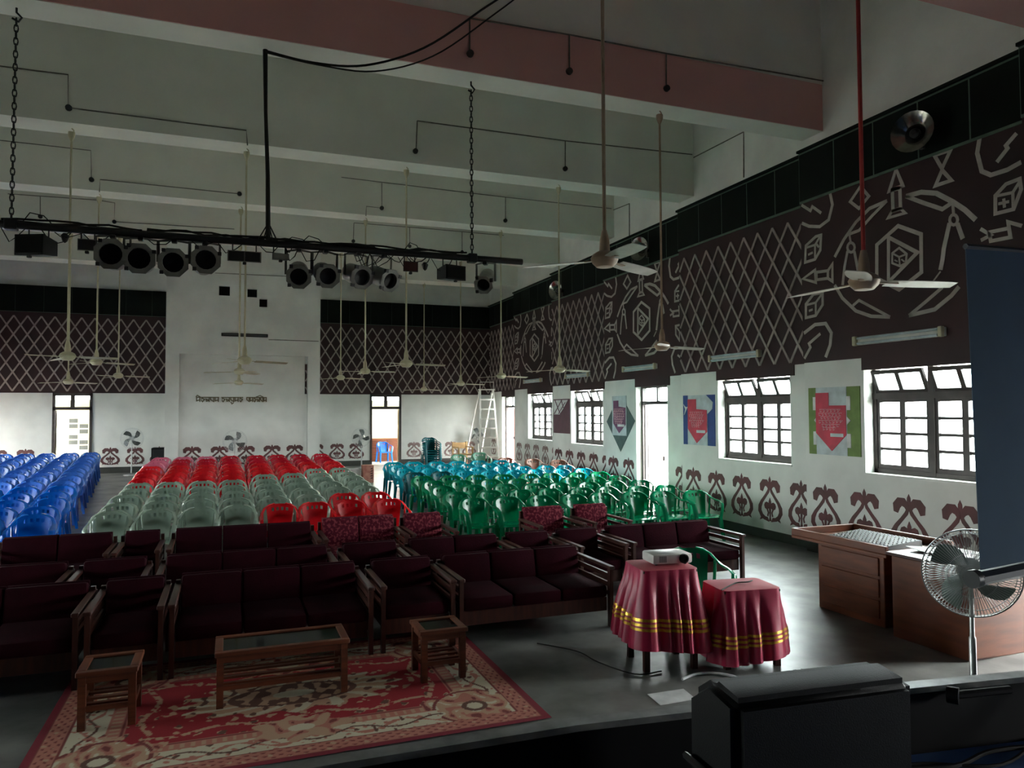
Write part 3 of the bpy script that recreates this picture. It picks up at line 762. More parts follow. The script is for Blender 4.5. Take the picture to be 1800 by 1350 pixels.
# ------------------------------------------------------------------ rug, coffee table, side tables
RX0, RX1, RY0, RY1 = -1.23, 2.23, 5.06, 7.42
def rug():
    hw, hh = (RX1-RX0)/2, (RY1-RY0)/2; nx, ny = 360, 246
    xs = np.linspace(-hw, hw, nx+1); ys = np.linspace(-hh, hh, ny+1); X, Y = np.meshgrid(xs, ys)
    c = lambda *v: np.array(lin(v))
    red, crim, salm, dk, cream, beige, brown = c(158, 18, 34), c(128, 16, 40), c(184, 116, 98), c(128, 54, 50), c(206, 196, 168), c(190, 152, 122), c(104, 66, 52)
    img = np.zeros(X.shape+(3,)); img[:] = red
    d = np.minimum(hw-abs(X), hh-abs(Y)); s = np.where(hw-abs(X) < hh-abs(Y), Y, X)
    # smooth random fields
    def noise(f, seed):
        g = np.random.default_rng(seed); n = 0
        for _ in range(7):
            a = g.uniform(0, 2*PI); k = f*g.uniform(.7, 1.3); n = n+np.sin(k*(X*math.cos(a)+Y*math.sin(a))+g.uniform(0, 6.3))
        return n/2.6
    n1, n2, n3 = noise(46, 1), noise(80, 2), noise(26, 3)
    def put(mask, col): img[mask] = col
    # vines inside the field
    put((d > .56) & (d < .74+.10*n3) & (n1+.4*n2 > .98), beige); put((d > .56) & (d < .74+.1*n3) & (n1 > 1.15), brown)
    put((abs(d-.70-.045*np.sin(s*9)) < .022) & (d > .5) & (n2 > -.6), beige)
    band = (d < .56); put(band, salm); put(band & (abs(d-.49) < .035) & (np.sin(s*95) > .3), beige); put((abs(d-.54) < .008), dk)
    cr = (d >= .20) & (d < .44); put(cr, cream)
    t = d-.32
    put(cr & (abs(t-.065*np.sin(s*11)) < .016+.008*np.sin(s*33)), salm); put(cr & (abs(t+.05*np.sin(s*11+.6)) < .012), brown)
    put(cr & (n2 > 1.0), salm); put(cr & (n1 > 1.3), brown)
    put((d >= .06) & (d < .20), salm); put((d >= .06) & (d < .20) & (np.sin(s*60+6*t)*np.cos(d*110) > .45), dk); put((d >= .06) & (d < .20) & (n2 > 1.1), beige)
    put((abs(d-.20) < .008), dk); put(abs(d-.06) < .006, dk); put(d < .055, crim)
    # corner flourishes
    for sx in (-1, 1):
        for sy in (-1, 1):
            u, v = sx*X-(hw-.46), sy*Y-(hh-.42); r_ = np.hypot(u, v); a = np.arctan2(v, u)
            ms = (r_ < .34*(1+.16*np.cos(5*a+1)+.10*n1)) & (d > .2)
            put(ms, beige); pet = np.sin(4*a+16*r_+2.2*n3)*.7+.45*n1
            put(ms & (pet > .2), salm); put(ms & (pet > .75), dk); put(ms & (pet < -.75), cream); put(ms & (abs(r_-.31) < .014), dk); put(ms & (r_ < .1), brown); put(ms & (r_ < .06), cream)
    # mid-side flourishes
    for (cx_, cy_) in ((0, -hh+.50), (0, hh-.50)):
        u, v = X-cx_, (Y-cy_)*1.2; r_ = np.hypot(u*.75, v); a = np.arctan2(v, u)
        ms = (r_ < .24*(1+.2*np.cos(7*a))) & (d > .2); put(ms, beige); pet = np.sin(4*a+18*r_+2*n3)*.7+.4*n1; put(ms & (pet > .3), salm); put(ms & (pet > .8), dk); put(ms & (r_ < .07), cream)
    # centre medallion
    r_ = np.hypot(X/.80, Y/.36); a = np.arctan2(Y/.36, X/.80)
    ms = r_ < 1+.10*np.cos(16*a); put(ms, beige); put(ms & (np.sin(16*a+8*r_) > .45), cream); put(ms & (n1 > .8), brown); put((r_ < .62), brown); put((r_ < .55) & (n1 > .1), beige); put((r_ < .2), cream)
    put((d > .56) & (r_ > 1.02) & (r_ < 1.22) & (n1+.5*n2 > .7), beige)
    Z = .008+.0025*np.clip(noise(9, 5), -1, 1)*0+.004*np.exp(-((X-.55-.25*Y)/.03)**2)*(Y < .2)
    co = np.stack([X, Y, Z], -1).reshape(-1, 3); W1 = nx+1
    i, j = np.meshgrid(np.arange(nx), np.arange(ny)); a = (j*W1+i).ravel()
    F = np.stack([a, a+1, a+1+W1, a+W1], -1)
    me = bpy.data.meshes.new('patterned_rug'); me.from_pydata(co.tolist(), [], F.tolist())
    at = me.color_attributes.new('pile_colour', 'FLOAT_COLOR', 'POINT'); at.data.foreach_set('color', np.concatenate([img.reshape(-1, 3), np.ones((co.shape[0], 1))], 1).ravel())
    m = bpy.data.materials.new('rug_wool'); m.use_nodes = True; N = m.node_tree.nodes; b = N['Principled BSDF']; b.inputs['Roughness'].default_value = .95
    va = N.new('ShaderNodeVertexColor'); va.layer_name = 'pile_colour'; nz = N.new('ShaderNodeTexNoise'); nz.inputs['Scale'].default_value = 260
    tc = N.new('ShaderNodeTexCoord'); m.node_tree.links.new(tc.outputs['Object'], nz.inputs['Vector'])
    bp = N.new('ShaderNodeBump'); bp.inputs['Strength'].default_value = .3; bp.inputs['Distance'].default_value = .01
    m.node_tree.links.new(va.outputs[0], b.inputs['Base Color']); m.node_tree.links.new(nz.outputs[0], bp.inputs['Height']); m.node_tree.links.new(bp.outputs[0], b.inputs['Normal'])
    me.materials.append(m)
    o = bpy.data.objects.new('patterned_rug', me); COL.objects.link(o); o.location = ((RX0+RX1)/2, (RY0+RY1)/2, 0)
    tag(o, 'red and cream floral rug on the floor before the sofas', 'rug')
rug()
def low_table(x0, x1, y0, y1, top, name, label, cat, legw=.05, nsl=3, group=None):
    cx, cy = (x0+x1)/2, (y0+y1)/2; hw, hd = (x1-x0)/2, (y1-y0)/2
    t = thing(name, label, cat, (cx, cy, .008), 0, group); top -= .008
    q = MB(); rw = .06
    q.rbox(-hw, hw, -hd, -hd+rw, top-.035, top, .005, 1); q.rbox(-hw, hw, hd-rw, hd, top-.035, top, .005, 1); q.rbox(-hw, -hw+rw, -hd+rw, hd-rw, top-.035, top, .005, 1); q.rbox(hw-rw, hw, -hd+rw, hd-rw, top-.035, top, .005, 1)
    q.build('top_frame', M_wood, t)
    q = MB(); q.box(-hw+rw-.005, hw-rw+.005, -hd+rw-.005, hd-rw+.005, top-.018, top-.010); q.build('glass_top', M_tglass, t)
    for sx in (-1, 1):
        for sy in (-1, 1):
            a, b = sx*(hw-.015), sy*(hd-.015); q = MB(); q.box(min(a, a-sx*legw), max(a, a-sx*legw), min(b, b-sy*legw), max(b, b-sy*legw), 0, top-.035); q.build('leg', M_wood, t)
    q = MB(); i_ = legw+.015
    q.box(-hw+.02, -hw+.04, -hd+i_, hd-i_, .13, .17); q.box(hw-.04, hw-.02, -hd+i_, hd-i_, .13, .17); q.box(-hw+i_, hw-i_, -hd+.02, -hd+.045, .13, .165); q.box(-hw+i_, hw-i_, hd-.045, hd-.02, .13, .165); q.build('stretcher', M_wood, t)
    for i in range(nsl):
        y = -hd+.1+(2*hd-.2)*i/(max(1, nsl-1)); q = MB(); q.box(-hw+.04, hw-.04, y-.02, y+.02, .15, .166); q.build('shelf_slat', M_wood, t)
    q = MB(); q.box(-hw+i_, hw-i_, -hd+.022, -hd+.04, top-.085, top-.035); q.box(-hw+i_, hw-i_, hd-.04, hd-.022, top-.085, top-.035); q.box(-hw+.022, -hw+.04, -hd+i_, hd-i_, top-.085, top-.035); q.box(hw-.04, hw-.022, -hd+i_, hd-i_, top-.085, top-.035); q.build('apron', M_wood, t)
low_table(-.09, .92, 6.10, 6.58, .43, 'coffee_table', 'long brown wooden coffee table with glass top on the rug', 'coffee table')
low_table(-1.00, -.60, 6.03, 6.46, .42, 'side_table', 'small wooden side table with glass top at left of rug', 'side table', group='glass-topped side tables')
low_table(1.49, 1.90, 6.06, 6.47, .43, 'side_table', 'small reddish wooden side table with glass top at right of rug', 'side table', group='glass-topped side tables')

# ------------------------------------------------------------------ skirted tables, projector
def skirted(name, label, cx, cy, w_, d_, top, rz, zb, flare, nr, seed, band):
    t = thing(name, label, 'table', (cx, cy, 0), rz); g = random.Random(seed)
    hw, hd = w_/2, d_/2
    q = MB(); q.rbox(-hw, hw, -hd, hd, top-.03, top-.006, .006); q.build('table_board', M_wood2, t)
    for sx in (-1, 1):
        for sy in (-1, 1):
            q = MB(); a, b = sx*(hw-.03), sy*(hd-.03); q.box(a-.025, a+.025, b-.025, b+.025, 0, top-.03); q.build('leg', M_wood2, t)
    # perimeter
    seg = 220; per = []
    rc = .05
    pts = []
    for (ccx, ccy, a0) in ((hw-rc, -hd+rc, -PI/2), (hw-rc, hd-rc, 0), (-hw+rc, hd-rc, PI/2), (-hw+rc, -hd+rc, PI)):
        for k in range(5): a = a0+k*PI/8; pts.append(Vector((ccx+rc*math.cos(a), ccy+rc*math.sin(a), 0)))
    L_ = [0]
    for i in range(len(pts)): L_.append(L_[-1]+(pts[(i+1) % len(pts)]-pts[i]).length)
    def at_(s):
        s = (s % 1)*L_[-1]
        for i in range(len(pts)):
            if s <= L_[i+1]:
                f = (s-L_[i])/max(1e-9, L_[i+1]-L_[i]); return pts[i].lerp(pts[(i+1) % len(pts)], f)
    ph = [g.uniform(0, 6.28) for _ in range(4)]
    def P(s, tt):
        p = at_(s); e = 1e-3; tg = (at_(s+e)-at_(s-e)); nrm = Vector((tg.y, -tg.x, 0)).normalized()
        a = 2*PI*s
        ruf = 2*abs(math.sin(.5*nr*a+.9*math.sin(3*a+ph[0])))*(.8+.2*math.sin(5*a+ph[1]))-1
        amp = .008+.07*min(1, tt*1.5)
        out = .010+flare*tt**1.15+amp*(.5+.5*ruf)*min(1, tt*2.5+.1)
        bot = zb+.035*math.cos(a+ph[2])+.008*ruf
        z = top-.0-(top-bot)*tt
        return (p.x+nrm.x*out, p.y+nrm.y*out, z)
    q = MB(); nv = 14
    vs = [P(i/seg, j/nv) for j in range(nv+1) for i in range(seg)]
    fs = [(j*seg+i, (j+1)*seg+i, (j+1)*seg+(i+1) % seg, j*seg+(i+1) % seg) for j in range(nv) for i in range(seg)]
    q.add(vs, fs); sk = q.build('cloth_skirt', M_table, t, 'all')
    for (a, b) in band:
        q = MB(); vs = []
        for tt in (a, b):
            for i in range(seg):
                x, y, z = P(i/seg, tt); r_ = math.hypot(x, y); vs.append((x*(1+.005/r_), y*(1+.005/r_), z))
        q.add(vs, [(i, seg+i, seg+(i+1) % seg, (i+1) % seg) for i in range(seg)]); q.build('gold_stripe', M_gold, sk, 'all')
    q = MB(); ring = [P(i/seg, 0) for i in range(seg)]; cen = len(ring)
    q.add(ring+[(x*.9, y*.9, top+.004) for x, y, z in ring]+[(0, 0, top+.004)], [(i, (i+1) % seg, seg+(i+1) % seg, seg+i) for i in range(seg)]+[(seg+i, seg+(i+1) % seg, 2*seg) for i in range(seg)])
    q.build('cloth_top', M_tabletop, t, 'all')
    return t
skirted('skirted_table', 'taller maroon skirted table with gold stripes carrying the projector', 3.64, 5.82, .50, .46, .87, R(-10), .20, .085, 15, 3, [(.60, .635), (.66, .695), (.72, .755)])
skirted('skirted_table', 'lower maroon skirted table with gold stripes beside the projector table', 4.34, 5.60, .54, .42, .68, R(-9), .09, .05, 14, 5, [(.60, .635), (.665, .70), (.73, .765)])
p = thing('video_projector', 'white video projector on the taller maroon skirted table', 'projector', (3.72, 5.84, .876), R(-8))
q = MB(); q.rbox(-.19, .19, -.13, .13, .012, .10, .02); q.build('case', M_projwhite, p, True)
q = MB(); q.lathe([(.042, 0), (.042, .03), (.032, .032), (.03, .012)], 16, Matrix.Translation((.10, -.125, .058)) @ Matrix.Rotation(R(90), 4, 'X')); q.build('lens', M_lens, p, True)
q = MB()
for i in range(6): q.box(-.13+i*.012, -.124+i*.012, -.134, -.129, .03, .085)
q.build('vent', M_grille, p)
for sx in (-1, 1):
    q = MB(); q.lathe([(.012, 0), (.012, .016)], 8, Matrix.Translation((sx*.14, -.08, -.001))); q.build('foot', M_dark, p)
def cable(name, label, pts, r, m_, n=5, cat='cable'):
    # smooth path
    P = [Vector(a) for a in pts]; out = []
    for i in range(len(P)-1):
        a, b, c, d = P[max(0, i-1)], P[i], P[i+1], P[min(len(P)-1, i+2)]
        for k in range(6):
            t = k/6; out.append(.5*((2*b)+(c-a)*t+(2*a-5*b+4*c-d)*t*t+(3*b-a-3*c+d)*t**3))
    out.append(P[-1]); q = MB(); q.tube(out, r, n)
    o = q.build(name, m_, None, True, origin=out[0]); return tag(o, label, cat)
cable('black_lead', 'thin black lead lying on the lower skirted table', [(4.02, 5.45, .688), (4.18, 5.55, .69), (4.32, 5.62, .692), (4.40, 5.58, .70), (4.50, 5.64, .692)], .006, M_cable)
cable('white_cable', 'white cable looped on floor under the skirted tables', [(3.55, 5.36, .012), (3.72, 5.42, .012), (3.9, 5.38, .012), (4.0, 5.22, .012), (3.86, 5.16, .012), (3.78, 5.24, .012)], .012, M_paper)
cable('floor_cable', 'thin dark cable running over floor left of projector table', [(3.5, 5.6, .01), (3.25, 5.62, .01), (3.1, 6.0, .01), (3.05, 6.35, .01), (2.8, 6.7, .01)], .006, M_cable)
q = MB(); q.hexa([(3.10, 4.98, .001), (3.42, 4.98, .001), (3.44, 5.18, .001), (3.12, 5.2, .001), (3.10, 4.98, .006), (3.42, 4.98, .006), (3.44, 5.18, .012), (3.12, 5.2, .006)])
tag(q.build('paper_sheet', M_paper, None, origin=(3.27, 5.08, 0)), 'white paper sheet on the floor by the stage lip', 'paper')
q = MB(); q.rbox(4.25, 4.62, 5.02, 5.16, .0, .035, .008)
ps = thing('power_strip', 'grey power strip on floor in front of lower skirted table', 'power strip', (4.43, 5.09, 0)); q.build('case', M_grille, ps, origin=(4.43, 5.09, 0))
q = MB()
for i in range(4): q.rbox(-.15+i*.08, -.10+i*.08, -.03, .03, .035, .05, .004)
q.build('socket', M_paper, ps)

# ------------------------------------------------------------------ control desk, mixing console
dk = thing('control_desk', 'orange-brown wooden control desk by the right wall', 'desk', (6.3, 5.8, 0))
def dbox(name, m_, *b, par=None, r=.006):
    q = MB(); q.rbox(b[0]-6.3, b[1]-6.3, b[2]-5.8, b[3]-5.8, b[4], b[5], r, 1); return q.build(name, m_, par or dk)
far = dbox('pedestal', M_desk, 6.34, 7.10, 5.86, 6.78, 0, .745)
for i in range(3): 
    dr = dbox('drawer', M_desk, 6.322, 6.34, 5.92, 6.72, .08+i*.22, .27+i*.22)
near = dbox('pedestal', M_desk, 6.20, 6.98, 4.82, 5.64, 0, .80)
dbox('end_panel', M_desk, 6.24, 6.52, 4.80, 4.82, .02, .78)
dbox('modesty_panel', M_wood, 6.62, 6.64, 5.64, 5.86, .05, .74)
dbox('desk_top', M_desk, 6.24, 7.20, 5.74, 7.10, .745, .78)
for b in ((6.24, 6.28, 5.74, 7.10), (7.16, 7.20, 5.74, 7.10), (6.28, 7.16, 7.06, 7.10)): dbox('rim', M_desk, *b, .78, .86)
dbox('near_top', M_wood2, 6.18, 7.02, 4.78, 5.70, .80, .83)
mc = thing('mixing_console', 'grey audio mixing console with knobs on the control desk', 'mixing console', (6.72, 6.35, .78))
q = MB(); q.hexa([(-.24, -.42, 0), (.24, -.42, 0), (.24, .42, 0), (-.24, .42, 0), (-.24, -.42, .03), (.24, -.42, .07), (.24, .42, .07), (-.24, .42, .03)]); q.build('case', M_dark, mc)
q = MB(); q.hexa([(-.23, -.41, .032), (.23, -.41, .069), (.23, .41, .069), (-.23, .41, .032), (-.23, -.41, .037), (.23, -.41, .074), (.23, .41, .074), (-.23, .41, .037)]); q.build('panel', M_grille, mc)
q = MB()
for i in range(16):
    for j in range(7):
        x, y = -.20+j*.065, -.38+i*.05; z = .037+(x+.23)*.0805; q.lathe([(.009, z-.003), (.008, z+.012)], 6, Matrix.Translation((x, y, 0)))
q.build('knobs', M_guard, mc)['kind'] = 'stuff'
q = MB()
def pap(u, v): return (6.42+.5*u, 5.0+.66*v, .845+.02*math.sin(3*u+2*v)+.014*math.sin(7*v))
q.sheet(pap, 10, 12, .004)
tag(q.build('white_cloth', M_paper, None, True, origin=(6.67, 5.33, .835)), 'rumpled white cloth sheet lying on near end of control desk', 'cloth')

# ------------------------------------------------------------------ fans on stands
def stand_fan(name, label, loc, rz, tilt, zc, rad, nb, wires, m_guard, m_bl, m_pole, blade_a=0, group=None):
    t = thing(name, label, 'fan', loc, rz, group)
    q = MB(); q.lathe([(.24, 0), (.24, .02), (.12, .04), (.03, .07), (.0, .07)], 20); q.build('base', m_pole, t, True)
    q = MB(); q.lathe([(.022, .05), (.022, zc*.62), (.015, zc*.63), (.015, zc-.06)], 10); q.build('pole', m_pole, t, True)
    hd = thing('fan_head', None, None, (0, 0, zc), parent=t); hd.rotation_euler = (tilt, 0, 0)
    Mx = Matrix.Rotation(R(90), 4, 'X')         # axis along -y (towards the front)
    q = MB(); q.lathe([(.0, -.20), (.05, -.19), (.085, -.14), (.085, -.02), (.04, .0), (.0, .0)], 16, Mx); q.build('motor', m_pole, hd, True)
    q = MB(); g = MB()
    def pt(a, r_, y): return (r_*math.cos(a), y, r_*math.sin(a))
    for i in range(wires):
        a = 2*PI*i/wires
        g.tube([pt(a, .05, -.145), pt(a, rad*.5, -.14), pt(a, rad*.86, -.12), pt(a, rad, -.065)], .0022, 4, caps=False)
        g.tube([pt(a, .08, .01), pt(a, rad*.6, .005), pt(a, rad*.92, -.02), pt(a, rad, -.065)], .0022, 4, caps=False)
    for (r_, y, rr) in ((rad, -.065, .006), (rad*.93, -.1, .0028), (rad*.5, -.14, .0028), (rad*.25, -.145, .0028), (rad*.9, -.015, .0028)):
        g.tube([pt(2*PI*k/48, r_, y) for k in range(48)], rr, 4, closed=True)
    g.build('guard', m_guard, hd)
    q = MB(); q.lathe([(.0, .152), (.055, .15), (.055, .14), (.0, .138)], 16, Mx); q.build('badge', m_pole, hd, True)
    for k in range(nb):
        a0 = blade_a+2*PI*k/nb; q = MB()
        def bl(u, v, a0=a0):
            r_ = .05+(rad*.86-.05)*v; wd = (.25+.55*math.sin(PI*min(1, v*.75+.12)))
            a = a0+(u-.5)*wd*.95+.55*v; return (r_*math.cos(a), -.07-(u-.5)*.09, r_*math.sin(a))
        q.sheet(bl, 5, 6, .006); q.build('blade', m_bl, hd, True)
    return t
stand_fan('pedestal_fan', 'chrome wire pedestal fan beside control desk behind the screen', (4.66, 3.60, 0), R(-48), R(3), 1.17, .29, 4, 90, M_wire, M_fanblade, M_wire, .5)
for i, (xy, lb, rz, zc_) in enumerate([((-2.97, 27.0), 'pale pedestal fan at back wall left of the booth', R(8), 1.2), ((.15, 23.75-.0), 'pale pedestal fan in front of booth panel', 0, 1.22), ((4.44, 26.9), 'pale pedestal fan beside the right back door', R(-25), 1.12), ((9.02, 27.4), 'pale pedestal fan behind the ladder', R(-60), 1.1)]):
    stand_fan('pedestal_fan', lb, (xy[0], xy[1], fz(xy[1]-.24)), rz, R(2), zc_, .34, 4, 36, M_guard, M_bladedark, M_guard, .3+i*.35, 'pedestal fans along the back wall')

# ------------------------------------------------------------------ projection screen and stage things near the camera
bl = Vector((2.80, 2.14, 1.585)); dirx = Vector((.997, .07, .035)).normalized(); up = Vector((-.028, .0, 1)).normalized(); nrm = dirx.cross(up)
sc_ = thing('projection_screen', 'dark back of a tripod projection screen at right of stage', 'screen', (bl.x, bl.y, ZST))
def SP(u, v, d=0): p_ = bl+dirx*u+up*v+nrm*d-Vector((bl.x, bl.y, ZST)); return tuple(p_)
q = MB(); q.sheet(lambda u, v: SP(.03+1.75*u, .02+1.30*v, .012*math.sin(9*u)*math.sin(2.5*v)), 16, 10, .004); q.build('screen_cloth', M_screenback, sc_, True)
q = MB(); q.tube([SP(.0, -.01), SP(1.82, -.01)], .04, 8, flat=(.038, .03, tuple(up))); q.build('case', M_screencase, sc_)
q = MB(); q.lathe([(.0, 0), (.036, 0), (.036, .035), (.0, .035)], 16, Matrix.Translation(SP(-.03, -.01)) @ dirx.to_track_quat('Z', 'Y').to_matrix().to_4x4()); q.build('end_cap', M_dark, sc_, True)
q = MB(); q.tube([SP(.03, 1.33), SP(1.78, 1.33)], .012, 6); q.build('top_rail', M_screencase, sc_)
q = MB(); q.tube([SP(.93, -.85, -.05), SP(.93, 1.42, -.05)], .016, 8); q.build('mast', M_dark, sc_)
for a in (0, 2.1, 4.2):
    b_ = Vector(SP(.93, -.5, -.05)); q = MB(); q.tube([b_, (b_.x+.35*math.cos(a), b_.y+.35*math.sin(a), .01)], .012, 6); q.build('leg', M_dark, sc_)
mw = thing('stage_monitor', 'black stage monitor loudspeaker at the stage edge', 'loudspeaker', (1.83, 2.10, ZST), R(-5))
prof = [(-.30, -.02), (-.30, .0), (-.34, .06)]
q = MB()
hx = .345
q.add([(-hx, -.2, 0), (hx, -.2, 0), (hx, .10, 0), (-hx, .10, 0), (-hx, -.2, .625), (hx, -.2, .625), (hx, -.03, .645), (-hx, -.03, .645), (hx, .10, .56), (-hx, .10, .56)],
      [(3, 2, 1, 0), (0, 1, 5, 4), (4, 5, 6, 7), (7, 6, 8, 9), (9, 8, 2, 3), (1, 2, 8, 6, 5), (0, 4, 7, 9, 3)])
bmx = bmesh.new(); tmp = q.mesh('tmp', M_box); bmx.from_mesh(tmp); bmesh.ops.bevel(bmx, geom=bmx.edges[:], offset=.03, segments=3, affect='EDGES'); me = bpy.data.meshes.new('cabinet'); bmx.to_mesh(me); bmx.free(); me.materials.append(M_box); me.polygons.foreach_set('use_smooth', [True]*len(me.polygons)); me.set_sharp_from_angle(angle=R(40)); bpy.data.meshes.remove(tmp)
inst('cabinet', me, mw)
q = MB(); q.sheet(lambda u, v: (-.29+.58*u, .104, .05+.46*v), 4, 4, .01); q.build('grille', M_grille, mw)
for sx in (-1, 1):
    q = MB(); q.tube([(sx*(hx+.002), -.08, .34), (sx*(hx+.03), -.06, .36), (sx*(hx+.03), .06, .36), (sx*(hx+.002), .08, .34)], .012, 6); q.build('handle', M_dark, mw)
# pipe along the back of the lip, cables and plugs at its foot
a, b = py(1675, 1222, 2.42), py(1775, 1212, 2.36)
q = MB(); q.tube([a, b], .018, 8); q.tube([a+Vector((-.012, .02, .0)), a+Vector((.012, -.02, 0))], .036, 10)
tag(q.build('dark_pipe', M_black, None, True, origin=a), 'dark pipe with round end fixed along back of stage lip', 'pipe')
cable('stage_cable', 'black cable lying on blue stage carpet along the lip', [(2.3, 2.35, ZST+.012), (2.6, 2.42, ZST+.012), (2.9, 2.34, ZST+.012), (3.2, 2.38, ZST+.012), (3.6, 2.3, ZST+.012), (4.1, 2.2, ZST+.012)], .011, M_cable)
cable('stage_cable', 'second thin black cable crossing blue stage carpet near monitor', [(2.25, 2.2, ZST+.01), (2.5, 2.3, ZST+.01), (2.75, 2.42, ZST+.01), (3.1, 2.28, ZST+.01), (3.5, 2.4, ZST+.01)], .008, M_cable)
pt_ = pz(1735, 1281, ZST+.02)
q = MB(); q.rbox(-.05, .05, -.014, .014, -.012, .012, .006); o = q.build('white_plug', M_paper); o.location = pt_; o.rotation_euler = (0, 0, .2); tag(o, 'small white plug lying on blue stage carpet', 'plug')

# ------------------------------------------------------------------ lighting bar under the second beam
YL, ZL = 9.27, 4.275
bar = thing('lighting_bar', 'long black pipe lighting bar hung on chains below ceiling beam', 'lighting bar', (0, YL, ZL))
q = MB(); q.tube([(-4.6, 0, 0), (3.68, 0, 0)], .042, 10); q.build('pipe', M_dark, bar, True)
g = random.Random(4)
q = MB()
for (xa, xb) in ((-4.4, -2.4), (-2.3, -.9), (-.9, .6), (.2, 1.7), (1.2, 2.9)):
    for _ in range(2):
        P_ = []; x = xa
        while x < xb:
            P_.append((x, g.uniform(-.03, .03), .045+g.uniform(-.015, .03))); x += g.uniform(.12, .25)
        q.tube(P_, .012, 5)
q.build('taped_cables', M_cable, bar)
q = MB()
for k in range(26):
    x = g.uniform(.3, 2.2) if k < 16 else g.uniform(-2.3, 3.0); dz = g.uniform(.05, .16); wd = g.uniform(.08, .3); sg = -1 if g.random() < .75 else 1
    P_ = [(x, g.uniform(-.05, .05), sg*.04), (x+wd*.3, g.uniform(-.08, .05), sg*(.04+dz)), (x+wd*.7, g.uniform(-.08, .05), sg*(.04+dz*g.uniform(.5, 1))), (x+wd, 0, sg*.03)]
    q.tube(P_, .006, 4)
q.build('loose_wires', M_cable, bar)['kind'] = 'stuff'
def chain(mb, p0, p1):
    P0, P1 = Vector(p0), Vector(p1); L_ = (P1-P0).length; n = int(L_/.07); d = (P1-P0)/n
    for i in range(n):
        c = P0+d*(i+.5); ax = Vector((1, 0, 0)) if i % 2 else Vector((0, 1, 0))
        pts = [c+ax*(.02*math.cos(t))+Vector((0, 0, .047*math.sin(t))) for t in np.linspace(0, 2*PI, 9)[:-1]]
        mb.tube(pts, .0075, 4, closed=True)
for x in (-2.21, 2.97):
    q = MB(); chain(q, (x, 0, .04), (x, .03, ZS-ZL-.12)); ch = q.build('chain', M_dark, bar)
    q = MB(); q.tube([(x, .03, ZS-ZL), (x, .03, ZS-ZL-.05), (x+.05, .03, ZS-ZL-.1), (x+.02, .03, ZS-ZL-.15), (x-.04, .03, ZS-ZL-.12)], .012, 6); q.build('hook', M_dark, bar)
    q = MB(); q.rbox(x-.06, x+.06, -.06, .06, -.06, .06, .015); q.build('clamp', M_dark, bar)
q = MB(); q.tube([(.36, .03, ZS-ZL-.02), (.37, .02, 1.6), (.40, 0, .8), (.41, 0, .05)], [.03, .022, .026, .03], 7)
for k in range(5): q.tube([(.41, 0, .25), (.41+(k-2)*.06, .02*k-.03, .02)], .009, 4)
q.build('cable_drop', M_cable, bar)
cable('cable_bundle', 'sagging bundle of dark cables from bar drop to ceiling, upper strand', [(.36, 9.28, 6.62), (.9, 9.05, 6.46), (1.5, 8.9, 6.46), (2.2, 8.8, 6.75), (2.9, 8.7, 7.3), (3.4, 8.6, 7.75), (4.2, 8.4, 8.88)], .014, M_cable)
cable('cable_bundle', 'sagging bundle of dark cables from bar drop to ceiling, lower strand', [(.36, 9.28, 6.60), (.95, 9.0, 6.42), (1.6, 8.85, 6.38), (2.3, 8.75, 6.64), (3.0, 8.65, 7.2), (3.6, 8.5, 7.75), (4.5, 8.4, 8.88)], .010, M_cable)

